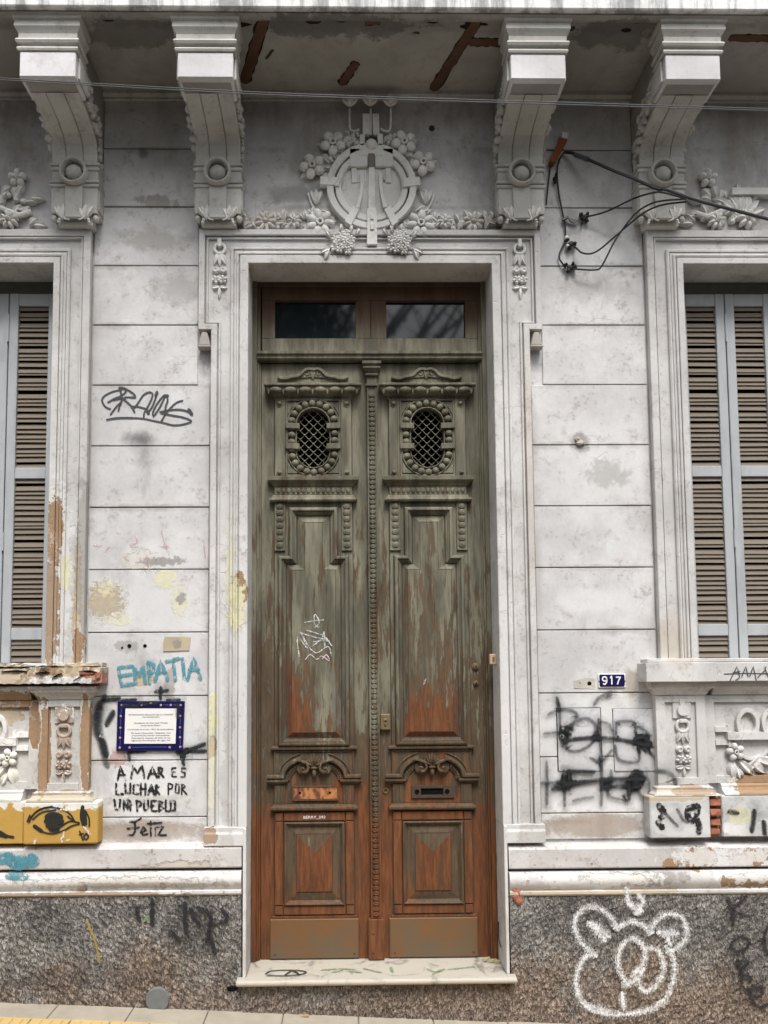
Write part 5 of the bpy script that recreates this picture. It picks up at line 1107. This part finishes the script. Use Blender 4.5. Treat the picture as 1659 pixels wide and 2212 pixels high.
for body, y_, wpx, sz, sh in (('PATRIMONIO EDILICIO DE LA CIUDAD', 450, 925, .0085, .25), ('DE ASUNCIÓN', 500, 350, .0085, .25), ('Residencia de Don José Tomasi', 618, 700, .0085, .3), ('comerciante italiano.', 668, 415, .008, .3),
    ('Construida en el año 1903, de varias plantas.', 748, 960, .008, .3), ('De estilo Historicista - Ecléctico, Con', 823, 820, .008, .3), ('ornamentación interior cuatrocentista.', 872, 790, .008, .3), ('Representa el gusto de élite de los', 923, 810, .008, .3), ('migrantes de principios del siglo XX.', 974, 810, .008, .3)):
    X_, Z_ = at(*QF((795, y_)), -.0155); text('printed_text', body, sz*1.25, inkm, (X_, -.0160, Z_), pl, wpx*.10581/385*.97, .0003, shear=sh)
mb = MB(); p = at(*QF((800, 205)), -.0145); mb.sph(p[0], -.016, p[1], .009, .006, .006); mb.build('fixing_hook', brass_m, pl, smooth=True)

nq = [at(*C_(p), -.01) for C_, p in ((crop(1042.4, 1042.3, .3717), q) for q in ((672, 1110), (830, 1108), (828, 1192), (673, 1192)))]
nb = thing('house_number_plate', 'small blue enamel house number plate reading 917', 'sign', ((nq[0][0]+nq[1][0])/2, 0, nq[2][1]))
mb = MB(); x0, x1, z0, z1 = nq[0][0], nq[1][0], nq[2][1], nq[0][1]; mb.box(x0, x1, -.010, -.001, z0, z1); mb.build('white_edge', whiteen_m, nb, bev=.003)
mb = MB(); mb.prism([(x0+.006, z0+.013), (x0+.010, z0+.006), (x1-.010, z0+.006), (x1-.006, z0+.013), (x1-.006, z1-.013), (x1-.010, z1-.006), (x0+.010, z1-.006), (x0+.006, z1-.013)], -.0115, -.009); mb.build('blue_field', enamel_m, nb)
def digit(lst):
    mb = MB()
    for l in lst: mb.strip(catmull(l, 8), .0095, -.0128, -.011)
    return mb.build('digit', whiteen_m, nb)
mx, mz, S = (x0+x1)/2, (z0+z1)/2, .022
dx = -.042; digit([[(mx+dx+.012*cos(a_), mz+.009+.012*sin(a_)) for a_ in [2*pi*i/12 for i in range(13)]], [(mx+dx+.012, mz+.008), (mx+dx+.011, mz-.008), (mx+dx, mz-.021), (mx+dx-.010, mz-.016)]])
digit([[(mx-.010, mz+.013), (mx-.002, mz+.022), (mx-.002, mz-.022)]])
digit([[(mx+.022, mz+.018), (mx+.036, mz+.0185), (mx+.050, mz+.018)], [(mx+.048, mz+.018), (mx+.037, mz), (mx+.030, mz-.022)]])
for xx in (x0+.004, x1-.004): mb = MB(); mb.sph(xx, -.011, mz-.004, .004); mb.build('screw', shadowgap_m, nb)

C8 = crop(1042.4, 1371.5, .3717)
metal_m = plaster('white_painted_meter_cover', (.55, .55, .56), .3, (), .5)
for (a, b2, lab) in (((432, 428), (693, 790), 'left of two white painted meter covers, strong black gap at its edge'), ((756, 430), (1012, 790), 'right of two white painted meter covers, next to the pilaster')):
    A_, B_ = at(*C8(a), 0), at(*C8(b2), 0); t = thing('meter_cover', lab, 'cover', ((A_[0]+B_[0])/2, 0, B_[1]), 'meter covers in the wall')
    g = .0045 if a[0] < 500 else .0022
    mb = MB(); mb.box(A_[0]-g, B_[0]+g, -.0022, .004, B_[1]-.001, A_[1]+g); mb.build('frame_gap', dark_m, t)
    mb = MB(); mb.box(A_[0], B_[0], -.0058, .004, B_[1], A_[1]); mb.build('cover_plate', metal_m, t, bev=.002)
    text('embossed_letters', 'ANDE', .034, metal_m, ((A_[0]+B_[0])/2, -.0065, A_[1]-.098), t, .115, .0022)
    mb = MB(); mb.tube([(A_[0]+.022+.010*cos(a_), -.007, A_[1]-.155+.010*sin(a_)) for a_ in [2*pi*k/12 for k in range(12)]], .004, 6, True); mb.build('lock_ring', metal_m, t, smooth=True)
    mb = MB(); mb.disc(A_[0]+.022, A_[1]-.155, .007, -.0065, -.005, 12); mb.build('lock_hole', dark_m, t)

# ================================================================== cables
def cab(name, label, pts, r, m, cat='cable'):
    """pts: (sheet x, sheet y, depth)"""
    P = [(at(x_, y_, Y)[0], Y, at(x_, y_, Y)[1]) for x_, y_, Y in pts]; P = catmull(P, 5)
    mb = MB(); mb.tube(P, r, 8); o = mb.build(name, m, None, smooth=True); return tag(o, label, cat)
def c8(x_, y_, Y): q = C8P((x_, y_)); return (q[0], q[1], Y)
cab('overhead_wire', 'pair of thin galvanised wires strung across the whole facade under the balcony, upper strand', [(-60, 165, -.72), (160, 178, -.72), (520, 197.5, -.72), (829, 209.5, -.72), (1240, 222, -.72), (1720, 237, -.72)], .0024, wire_m)
cab('overhead_wire', 'lower strand of the thin wires strung across the whole facade', [(-60, 169, -.725), (160, 182, -.725), (520, 202, -.725), (829, 214, -.725), (1240, 226.5, -.725), (1720, 241, -.725)], .0022, wire_m)
cab('service_cable', 'thick black service cable slanting down to the right from the brown batten', [c8(340, 330, -.02), c8(440, 345, -.05), c8(610, 415, -.10), c8(850, 520, -.16), c8(1080, 612, -.21), c8(1350, 730, -.27), (1440, 410, -.33), (1504, 432, -.38), (1590, 455, -.45), (1720, 489, -.55)], .0085, black_cable_m)
mb = MB(); P = [c8(450, 355, -.055), c8(600, 412, -.1)]; P = [(at(p[0], p[1], p[2])[0], p[2], at(p[0], p[1], p[2])[1]) for p in P]; mb.tube(P, .013, 8); tag(mb.build('cable_clamp', wire_m, None), 'pale metal clamp around the start of the slanting cable', 'clamp')
cab('tail_cable', 'upper thin cable looping from the black connector up to the slanting service cable', [c8(560, 1035, -.03), c8(680, 1010, -.05), c8(820, 965, -.08), c8(1100, 832, -.16), c8(1300, 772, -.22), c8(1420, 770, -.26), c8(1659, 835, -.33)], .0052, black_cable_m)
cab('tail_cable', 'middle cable hanging in a loop from the second connector', [c8(430, 1340, -.02), c8(480, 1385, -.04), c8(530, 1425, -.05), c8(620, 1435, -.05), c8(720, 1390, -.06), c8(880, 1255, -.09), c8(1050, 1110, -.13), c8(1200, 990, -.17), c8(1400, 905, -.22), c8(1659, 870, -.32)], .0052, black_cable_m)
cab('tail_cable', 'lowest cable running from the bottom connector steeply up to the right', [c8(420, 1595, -.02), c8(500, 1605, -.04), c8(680, 1610, -.05), c8(750, 1560, -.06), c8(900, 1275, -.10), c8(1100, 1010, -.15), c8(1250, 905, -.19), c8(1400, 860, -.24), c8(1659, 840, -.33)], .0050, black_cable_m)
cab('drop_cable', 'dark cable running down the wall from the brown batten through the three connectors', [c8(335, 332, -.02), c8(290, 400, -.02), c8(262, 500, -.02), c8(262, 640, -.02), c8(285, 830, -.015), c8(325, 1020, -.015), c8(348, 1150, -.015), c8(342, 1300, -.015), c8(292, 1415, -.018), c8(285, 1490, -.018), c8(330, 1560, -.02)], .0052, black_cable_m)
cab('bracket_rod', 'thin dark rod on the wall close to the corbel right of the medallion', [c8(195, 400, -.012), c8(160, 700, -.012), c8(140, 900, -.012)], .004, black_cable_m, 'rod')
for lab, cs in (('black taped connector at the top with a grey strap', [(555, 1045, 42), (520, 1010, 26), (590, 1010, 24), (580, 1080, 22), (530, 1105, 12)]), ('middle black cable connector with a white cap', [(410, 1330, 36), (450, 1330, 26), (390, 1375, 24), (370, 1290, 20)]),
                ('lowest black cable connector', [(400, 1590, 38), (350, 1560, 28), (450, 1580, 30), (380, 1620, 24), (430, 1545, 20)]), ('small dark clip on the cable under the batten', [(240, 620, 26), (245, 650, 22), (250, 580, 18)])):
    c_ = C8P(cs[0][:2]); t = thing('cable_connector', lab, 'connector', (at(*c_, -.02)[0], 0, at(*c_, -.02)[1]), 'black cable connectors')
    for i, q in enumerate(cs):
        X_, Z_ = at(*C8P(q[:2]), -.02); r = q[2]*.19842/385
        mb = MB(); mb.sph(X_, -.02, Z_, r, .018, r*.85, i, 8, 6); mb.build('connector_lug', black_cable_m, t, noise=.003)
X_, Z_ = at(*C8P((360, 1265)), -.02); mb = MB(); mb.sph(X_, -.02, Z_, .014); mb.sph(X_+.006, -.022, Z_-.05, .012); tag(mb.build('porcelain_insulator', porcelain_m, None, noise=.002, smooth=True), 'chipped white porcelain insulator behind the middle connector', 'insulator')
X_, Z_ = at(*C8P((370, 1055)), -.015); mb = MB(); mb.prism([at(*C8P(p), -.02) for p in ((380, 1050), (480, 1068), (500, 1050), (490, 1075), (445, 1105), (400, 1085))], -.024, -.016); mb.prism([at(*C8P(p), -.02) for p in ((312, 1062), (378, 1032), (380, 1050), (318, 1080))], -.03, -.012); tag(mb.build('metal_strap', wire_m, None), 'grey metal strap left of the top connector', 'strap')
bt = thing('wooden_batten', 'loose reddish brown wooden batten with a white cap leaning beside the third corbel', 'batten', (1.1, -.02, 4.78))
q = [at(*C8P(p), -.03) for p in ((165, 450), (232, 458), (365, 205), (285, 190))]; mb = MB(); mb.prism(q, -.045, -.008); mb.build('batten_board', flat('red_brown_batten', (.21, .065, .022), .8, .2, .4, 20), bt, bev=.002, noise=.001)
q = [at(*C8P(p), -.03) for p in ((300, 185), (370, 195), (385, 125), (300, 115))]; mb = MB(); mb.prism(q, -.04, -.008); mb.build('batten_cap', porcelain_m, bt, bev=.004)
# ================================================================== graffiti on walls (painted marks, each a part of the wall it is on)
G = lambda nm, lst, cr, Y, wd, m, lab, sm=True, par=wall: strokes(nm, lst, cr, Y, wd, m, par, lab, sm)
FW = -.0012
_G = G
def G(nm, lst, cr, Y, wd, m, lab, sm=True, par=wall):
    if m in (P_GREY, P_BLACK) and Y != PLN and wd < .03: _G('overspray', [l[0] if isinstance(l, tuple) and isinstance(l[0], list) else l for l in lst], cr, Y+.0006, wd*4.6, P_SMOKE, 'soft mist around the '+lab.split(' ')[0]+' spray', sm, par)
    return _G(nm, lst, cr, Y, wd, m, lab, sm, par)
PLN = -.0725
G('graffiti', [[(290, 235), (180, 260), (60, 320), (12, 380), (20, 440), (70, 510), (140, 540)], [(300, 190), (320, 300), (330, 400), (295, 500), (275, 570)], [(110, 430), (220, 370), (330, 320), (400, 250), (330, 190), (430, 230), (530, 300), (550, 350), (480, 350), (390, 350)],
    [(150, 630), (240, 510), (330, 420)], [(350, 370), (430, 440), (490, 500), (540, 590)], [(540, 520), (600, 440), (680, 320), (770, 270), (830, 290), (820, 370), (770, 480), (740, 540), (760, 610)], [(500, 500), (600, 505), (740, 545)],
    [(910, 280), (870, 400), (830, 500), (760, 600)], [(690, 680), (700, 600), (740, 540)], [(850, 660), (840, 600), (900, 470), (1000, 340), (1060, 320), (1080, 400), (1050, 500), (1040, 580)], [(1030, 350), (960, 500), (870, 640)],
    [(960, 590), (1100, 560), (1250, 550), (1380, 570), (1470, 620)], [(980, 740), (1050, 620), (1150, 500), (1240, 430), (1320, 405)], [(90, 715), (250, 690), (450, 685), (680, 700), (850, 735), (1000, 765), (1170, 805), (1320, 795), (1460, 750), (1420, 710), (1300, 670), (1150, 645), (980, 610)],
    ([(300, 200), (330, 200), (310, 240)], 1.5), ([(200, 385), (280, 365), (370, 375)], 1.6), ([(905, 275), (890, 320)], 1.7), ([(740, 560), (765, 610)], 1.7), ([(1025, 330), (1075, 325)], 1.6), ([(1430, 560), (1470, 620)], 1.9)], C_TAG, FW, .0098, P_MARK, 'dark grey looping marker tag with an underline')
G('graffiti', [[(785, 1092), (702, 1100), (712, 1150), (722, 1208), (790, 1196)], [(712, 1148), (775, 1140)], [(806, 1188), (795, 1092), (828, 1150), (850, 1085), (862, 1188)], [(890, 1190), (882, 1070)], [(882, 1072), (915, 1080), (912, 1125), (886, 1130)],
    [(922, 1178), (955, 1062), (995, 1168)], [(935, 1130), (982, 1130)], [(992, 1062), (1062, 1045)], [(1030, 1055), (1040, 1168)], [(1085, 1050), (1095, 1165)], [(1115, 1168), (1150, 1042), (1190, 1163)], [(1128, 1112), (1175, 1110)]], C5, FW, .0150, P_TEAL, 'faded teal block letters EMPATIA', False)
st_ = [[(700, 860), (716, 782), (745, 860)], [(705, 832), (740, 832)], [(780, 847), (790, 778), (817, 820), (845, 775), (857, 845)], [(880, 850), (905, 785), (932, 845)], [(888, 825), (925, 825)], [(945, 842), (942, 785), (965, 795), (960, 815), (942, 818)], [(950, 818), (970, 842)],
    [(690, 885), (690, 945), (730, 945)], [(745, 885), (747, 938), (775, 938), (775, 885)], [(818, 892), (795, 890), (792, 940), (818, 944)], [(836, 885), (836, 945)], [(864, 885), (864, 945)], [(836, 915), (864, 915)], [(880, 945), (900, 888), (915, 945)], [(886, 925), (912, 925)], [(926, 945), (926, 890), (943, 900), (926, 915), (946, 945)],
    [(680, 980), (688, 1036), (710, 1038), (714, 980)], [(735, 1045), (736, 980), (760, 1040), (760, 980)], [(816, 1045), (812, 985)], [(812, 985), (840, 992), (838, 1012), (816, 1015)], [(855, 985), (857, 1040), (880, 1040), (880, 985)], [(926, 985), (900, 985), (900, 1045), (930, 1045)], [(900, 1015), (924, 1015)],
    [(946, 1045), (945, 985), (966, 995), (948, 1012), (972, 1030), (946, 1045)], [(985, 985), (985, 1045), (1006, 1045)], [(1015, 987), (1013, 1040), (1040, 1040), (1040, 987), (1015, 987)], [(775, 1000), (775, 1040)], [(770, 985), (780, 1005)]]
G('graffiti', st_, C7, FW, .0094, P_STEN, 'black stencil letters AMAR ES LUCHAR POR UN PUEBLO', False)
G('graffiti', [[(1042, 790), (1022, 790), (1022, 840), (1045, 842)], [(1024, 815), (1040, 815)], [(1100, 792), (1080, 790), (1080, 812), (1100, 818), (1097, 842), (1078, 842)], [(1000, 945), (1000, 880), (1025, 890), (1022, 912), (1002, 915)], [(1045, 885), (1042, 935), (1063, 938), (1065, 890), (1047, 885)], [(1080, 945), (1080, 885), (1100, 900), (1082, 915), (1108, 945)]], C7, FW, .0072, P_STEN, 'worn last words of the stencil, ES and POR', False)
G('graffiti', [[(775, 1108), (800, 1112), (835, 1090)], [(802, 1110), (803, 1165), (790, 1188), (762, 1190)], [(760, 1150), (825, 1143)], [(838, 1172), (868, 1162), (852, 1140), (838, 1165), (850, 1188), (875, 1182)], [(895, 1108), (897, 1190)], [(922, 1145), (922, 1190)], [(915, 1120), (924, 1117)], [(937, 1140), (972, 1138), (937, 1188), (985, 1188)], [(880, 1120), (960, 1115)]], C7, FW, .0085, P_STEN, 'black hand painted word feliz under the stencil', False)
G('graffiti', [[(618, 380), (575, 480), (598, 640), (632, 765)], [(590, 420), (560, 520), (580, 600)], [(600, 450), (590, 560), (625, 700)]], C7, FW, .034, P_GREY, 'soft grey spray strokes left of the plaque')
G('graffiti', [[(630, 385), (692, 380)], [(668, 470), (640, 520)], [(615, 640), (628, 700)]], C7, FW, .030, P_BLACK, 'black spray blots left of the plaque')
G('graffiti', [[(1095, 692), (1150, 672), (1205, 652)], [(1150, 690), (1210, 690)], [(1062, 700), (1085, 715)]], C7, FW, .022, P_BLACK, 'black spray blot at the lower right of the plaque'); G('graffiti', [[(1080, 700), (1090, 765)], [(765, 690), (768, 735)], [(780, 695), (860, 690)], [(930, 335), (990, 330)], [(955, 320), (952, 372)], [(730, 388), (800, 385)], [(1000, 388), (1060, 386)]], C7, FW, .017, P_BLACK, 'black spray marks above and below the plaque')
G('graffiti', [[(590, 605), (598, 590), (604, 608)], [(610, 608), (612, 598), (620, 604)], [(628, 600), (626, 612)], [(592, 602), (602, 602)]], C7, FW-.003, .004, P_WHITE, 'tiny white scribble on the grey spray', False)
G('graffiti', [[(700, 300), (715, 305)], [(800, 310), (815, 350), (770, 372), (820, 380)], [(960, 290), (975, 350), (1005, 430)], [(945, 375), (1000, 380)], [(1110, 328), (1125, 326)], [(1210, 345), (1218, 440)], [(870, 430), (885, 520)], [(620, 410), (650, 380)], [(560, 372), (600, 372)]], C5, FW, .009, P_PINK, 'faint pink marks on the second bay of plaster')
# black spray on the meter covers
GB = -.0095
G('graffiti', [[(230, 220), (250, 300), (258, 400), (262, 600), (290, 780)], [(130, 400), (250, 350), (400, 360), (470, 420), (430, 500), (340, 570), (380, 640)], [(80, 640), (250, 625)], [(340, 600), (450, 500), (580, 455), (680, 520), (700, 650)], [(330, 700), (350, 830), (480, 850), (620, 780), (670, 700)],
    [(940, 640), (940, 560), (960, 500), (1150, 500), (1175, 640)], [(1220, 560), (1330, 640), (1310, 720)], [(930, 800), (960, 940), (1080, 985), (1210, 965), (1210, 820)], [(1280, 820), (1400, 930), (1460, 1050)], [(100, 1000), (105, 1250), (100, 1480)], [(310, 1100), (318, 1500)], [(370, 1100), (372, 1290)],
    [(760, 1000), (765, 1250), (760, 1490)], [(880, 1100), (880, 1210)], [(830, 1300), (860, 1400), (980, 1430), (1080, 1440), (1095, 1300)], [(430, 1450), (540, 1425), (650, 1412)], [(30, 1240), (300, 1230)], [(1240, 1120), (1330, 1200), (1340, 1350), (1290, 1470)], [(640, 940), (760, 975), (880, 850)], [(730, 480), (745, 700), (760, 960)], [(770, 500), (850, 530), (890, 600)]], CR4, GB, .0155, P_GREY, 'thin grey loops of spray across the meter covers')
G('graffiti', [[(320, 725), (600, 692), (900, 702), (1100, 735), (1340, 765)], [(1180, 700), (1280, 680), (1350, 770), (1250, 770)], [(190, 1305), (400, 1258), (560, 1225)], [(320, 1250), (700, 1210), (900, 1190), (1260, 1190)], [(830, 1285), (1080, 1270), (1210, 1290)], [(370, 1095), (660, 1105)]], CR4, GB, .0215, P_BLACK, 'heavy black spray bars crossing out the meter covers')
G('graffiti', [[(1140, 1110), (1250, 1105)], [(1120, 1150), (1200, 1180), (1150, 1250)], [(1100, 1300), (1100, 1420)], [(1200, 1250), (1230, 1380), (1300, 1440)], [(680, 275), (740, 200), (870, 140)], [(225, 215), (245, 290)], [(840, 185), (870, 175)]], CR4, GB, .016, P_GREY, 'extra grey scribbles and an arrow under the house number')
G('graffiti', [[(1440, 1095), (1560, 1110), (1640, 1170), (1655, 1230)]], CR4, -.0495, .024, P_GREY, 'grey spray arc running onto the right pilaster')
# marks on sill and blocks
G('graffiti', [[(895, 265), (1100, 258), (1340, 262)], [(950, 332), (1022, 190), (1048, 300), (1008, 328)], [(1068, 290), (1110, 190), (1130, 285)], [(1148, 290), (1184, 188), (1215, 332)], [(1228, 300), (1300, 230), (1308, 195)], [(1300, 210), (1334, 292)], [(985, 250), (1050, 240)]], CR3, -.1125, .0055, P_MARK, 'blue black zigzag letters on the right sill slab', False)
G('graffiti', [[(250, 1590), (290, 1660), (262, 1700)], [(240, 1760), (265, 1790)], [(560, 1600), (625, 1590), (620, 1650)], [(535, 1620), (530, 1690), (560, 1730)], [(615, 1720), (645, 1790), (640, 1830)]], CR3, -.0925, .026, P_STEN, 'broken black painted letters on the grey block')
G('graffiti', [[(300, 1650), (360, 1720), (420, 1780)], [(430, 1630), (480, 1720), (520, 1745)]], CR3, -.0925, .016, P_GREY, 'thin grey strokes on the grey block'); G('graffiti', [[(960, 1645), (1010, 1655)], [(1195, 1650), (1185, 1740), (1170, 1820)], [(1290, 1760), (1300, 1860)]], CR3, -.0755, .024, P_BLACK, 'black spray spots right of the broken brick')
EY = -.0935
G('graffiti', [[(290, 1750), (350, 1655), (460, 1600), (600, 1612), (700, 1665), (748, 1740)], [(310, 1700), (390, 1625), (520, 1590)], [(275, 1740), (300, 1680)], [(350, 1790), (430, 1845), (530, 1862), (640, 1830), (720, 1785), (795, 1765)], [(630, 1780), (700, 1740), (790, 1752)], [(330, 1720), (420, 1650), (560, 1625)], [(680, 1690), (740, 1735)],
    [(860, 1640), (892, 1710), (895, 1790)], [(800, 1840), (832, 1925)], [(800, 1870), (835, 1860)], [(870, 1862), (842, 1890), (860, 1922), (886, 1892), (862, 1862)]], CL2, EY, .0085, P_INK, 'black painted lines of the eye on the yellow block')
G('graffiti', [[(480, 1690), (540, 1672), (600, 1695)], [(475, 1735), (540, 1725), (610, 1740)], [(490, 1780), (545, 1790), (600, 1775)], [(520, 1815), (565, 1818)]], CL2, EY-.001, .030, P_INK, 'black painted iris of the eye')
G('graffiti', [[(828, 1600), (818, 1690), (836, 1770)], [(845, 1640), (858, 1760)], [(350, 1790), (415, 1835)]], CL2, EY, .019, P_INK, 'black painted tear mark beside the eye')
G('graffiti', [[(640, 1840), (635, 1890)], [(620, 1915), (622, 1935)], [(680, 1925), (692, 1925)], [(845, 1800), (905, 1870)], [(240, 1590), (300, 1592)], [(620, 1620), (700, 1625)], [(930, 1590), (960, 1600)], [(350, 1950), (360, 1925)], [(560, 1590), (590, 1580)]], CL2, EY-.001, .011, P_WHITE, 'white chips in the yellow paint')
G('graffiti', [[(-120, 1800), (0, 1845), (70, 1885), (130, 1898)], [(-60, 1860), (60, 1896)]], CL2, -.0755, .014, P_INK, 'end of a black curve on the yellow wall beside the eye')
G('graffiti', [[(-60, 245), (30, 232), (70, 250)], [(50, 228), (90, 262), (150, 235)], [(100, 240), (165, 245)]], C4B, -.0655, .045, P_TEAL, 'worn teal letters on the left base band'); G('graffiti', [[(50, 318), (120, 322)]], C4B, -.0835, .03, P_TEAL, 'teal smear on the lower band')
PL = -.0725
G('graffiti', [[(775, 665), (745, 612), (692, 562), (630, 545), (572, 570), (540, 622), (540, 690), (570, 750), (612, 790), (642, 822)], [(640, 828), (600, 835), (570, 880), (545, 945), (545, 1020), (570, 1085), (620, 1135), (700, 1165), (800, 1172), (900, 1162), (1000, 1130), (1060, 1080), (1100, 1000), (1115, 900), (1105, 840), (1078, 795)],
    [(1085, 800), (1130, 788), (1172, 740), (1185, 680), (1160, 612), (1100, 590), (1045, 602), (1000, 640), (970, 688)], [(970, 685), (920, 650), (860, 635), (785, 662)], [(840, 990), (795, 920), (788, 840), (810, 775), (862, 732), (905, 745), (942, 800), (935, 870), (880, 935)], [(830, 1000), (890, 970), (925, 925)], [(950, 785), (1010, 795), (1046, 850), (1045, 935), (1005, 1005), (950, 1038), (920, 1022), (900, 975)],
    ([(840, 460), (850, 520), (895, 570)], 1.1), ([(918, 490), (930, 520), (900, 568)], 1.1), ([(870, 540), (905, 560)], 1.2), ([(650, 660), (700, 700)], 1.7), ([(670, 680), (690, 720)], 1.4), ([(1055, 700), (1100, 705)], 1.5), ([(1070, 715), (1080, 745)], 1.2), ([(815, 1070), (815, 1115)], 1.1), ([(640, 1130), (720, 1160)], 1.3)], C5B, PL, .0325, P_WHITE, 'white sprayed bear face with round ears on the right plinth')
G('graffiti', [[(1430, 500), (1452, 570), (1458, 650)], [(1530, 490), (1458, 565), (1545, 605)], [(1550, 760), (1500, 722), (1445, 765), (1465, 805), (1520, 800), (1550, 762)], [(1480, 860), (1500, 920), (1505, 985)], [(1480, 862), (1548, 870), (1500, 915), (1560, 965)], [(1545, 1025), (1560, 1075), (1600, 1130), (1660, 1110)], [(1550, 1030), (1625, 1012), (1620, 1060), (1580, 1070)], [(1675, 640), (1640, 700), (1645, 800), (1690, 850)]], C5B, PL, .0150, P_FAINT, 'faded black letters running down the right plinth')
G('graffiti', [[(438, 540), (455, 590), (480, 650), (500, 742)]], C4B, PL, .0165, P_YEL, 'short ochre yellow streak on the left plinth'); G('graffiti', [[(720, 540), (740, 525)]], C4B, PL, .02, P_GREEN, 'small green dab on the left plinth')
G('graffiti', [[(765, 440), (765, 560)], [(690, 490), (700, 540)], [(930, 460), (935, 600)], [(1000, 480), (1060, 520), (1040, 640)], [(1120, 490), (1140, 540), (1060, 560)], [(1050, 600), (1080, 700)], [(960, 490), (1000, 560)], [(860, 600), (900, 640)]], C4B, PL, .02, P_FAINT, 'smeared black spray over the left plinth near the door')
strokes('graffiti', [[(140, 1420), (170, 1405), (240, 1400), (330, 1402), (368, 1412), (330, 1425), (240, 1432), (150, 1430)], [(250, 1428), (290, 1405), (330, 1425)]], CZ3, .2045, .010, P_INK, step, 'black oval scribble on the left end of the step', True, 'XY')
strokes('graffiti', [[(460, 1398), (560, 1392), (640, 1395)], [(520, 1412), (570, 1400)], [(600, 1405), (680, 1412)], [(700, 1392), (790, 1412)], [(850, 1385), (858, 1410)], [(1060, 1395), (1110, 1410), (1150, 1395)], [(1090, 1425), (1130, 1400)], [(1180, 1395), (1230, 1390), (1320, 1380)]], CZ3, .2045, .016, P_GREEN, step, 'worn green paint marks on the step', True, 'XY')

# dry leaf on the step, pebble on the pavement
lm = flat('dry_leaf', (.35, .30, .16), .8, .2)
mb = MB()
for i in range(5): mb.leaf(.60+i*.016, .212+random.uniform(-.003, .006), random.uniform(-.6, .6), .035, .014, .10+random.uniform(-.03, .02), .004)
tag(mb.build('dry_leaf', lm), 'crumpled dry leaf at the right end of the door step', 'leaf')
mb = MB(); P_ = onz(*C4B((1540, 1030)), gz(-.3)); mb.sph(P_[0], -.10, gz(-.3)+.008, .016, .012, .009); mb.sph(P_[0]-.02, -.10, gz(-.3)+.006, .009, .008, .006); tag(mb.build('rubble_chip', mortar_m, None, noise=.003), 'small pale rubble chip on the pavement below the step', 'stone')

# ================================================================== street tree opposite, seen reflected in the transom glass
bark_m = flat('grey_bark', (.09, .075, .06), .9, .2, .4, 12, (1, 1, .3), .8); leaf_m = flat('tree_leaves', (.055, .085, .03), .6, .3, .5, 3)
tree = thing('street_tree', 'spreading broadleaf tree on the far side of the street, mirrored in the door glass', 'tree', (-2.2, -10.5, -.2))
mb = MB(); tips = []
def grow(p, d, L, r, n):
    q = p+d*L; m_ = (p+q)/2+Vector((random.uniform(-.1, .1),)*3)*L*.6
    mb.tube([tuple(p), tuple(m_), tuple(q)], [r, r*.85, r*.7], 7)
    if n == 0: tips.append(q); return
    if n < 3: tips.append(q)
    for i in range(3 if n > 2 else 2):
        e = (d+Vector((random.uniform(-1, 1), random.uniform(-.8, .8), random.uniform(-.25, .7)))*.75).normalized(); grow(q, e, L*random.uniform(.65, .85), r*.6, n-1)
grow(Vector((-2.2, -10.5, -.3)), Vector((.05, 0, 1)).normalized(), 4.0, .24, 5)
for i in range(16):
    a0 = Vector((-2.1+random.uniform(-.1, .1), -10.5+random.uniform(-.2, .2), random.uniform(3.9, 5.6))); e1 = Vector((random.uniform(.6, 4.2), -10.5+random.uniform(-.8, .8), random.uniform(8.6, 11.5)))
    m1 = (a0+e1)/2+Vector((random.uniform(-.3, .9), 0, random.uniform(-.9, .2))); mb.tube(catmull([tuple(a0), tuple(m1), tuple(e1)], 6), [.085-.005*k for k in range(13)], 6)
    for k in range(4):
        b0 = m1.lerp(e1, random.random()); b1 = b0+Vector((random.uniform(-.9, .9), random.uniform(-.3, .3), random.uniform(.2, 1.0))); mb.tube([tuple(b0), tuple(b1)], [.022, .01], 5)
        if random.random() < .4: tips.append(b1)
mb.build('trunk', bark_m, tree, smooth=True)
tips += [Vector((random.uniform(-3.6, .15), -10.5+random.uniform(-1, 1), random.uniform(6.6, 11))) for i in range(150)]
mb = MB()
for tp in tips:
    for i in range(60 if tp.x < .2 else 7):
        c_ = tp+Vector((random.gauss(0, .30), random.gauss(0, .3), random.gauss(0, .26))); a_ = Vector((random.uniform(-1, 1), random.uniform(-1, 1), random.uniform(-1, 1))).normalized(); b2 = a_.cross(Vector((random.uniform(-1, 1), 1, .3))).normalized(); L = random.uniform(.06, .12)
        mb.face([mb.v(*(c_-a_*L)), mb.v(*(c_+b2*L*.45)), mb.v(*(c_+a_*L)), mb.v(*(c_-b2*L*.45))])
mb.build('crown', leaf_m, tree)

# ================================================================== building across the street (unseen, added to shut off the low sky)
# (opposite side of the street)
ob = thing('sky_blocking_building', 'unseen terrace building added across the street to block low skylight, plain ochre grey with dark windows', 'building', (0, -15, -.2))
obw = flat('ochre_render', (.24, .22, .19), .9, .1, .15, 1.5)
mb = MB(); mb.box(-30, 30, -19, -15, -.2, 7.6); mb.box(-30.2, 30.2, -19, -14.85, 7.0, 7.2); mb.build('wall', obw, ob)
for i in range(14):
    for z0, z1 in ((.9, 2.9), (4.2, 6.2)):
        X = -26+i*4; mb = MB(); mb.box(X-.55, X+.55, -15.0, -14.96, z0, z1); f_ = mb.build('window', frame_blue_m, ob)
        mb = MB(); mb.box(X-.48, X+.48, -14.96, -14.95, z0+.07, z1-.07); mb.build('pane', glass_m, f_)
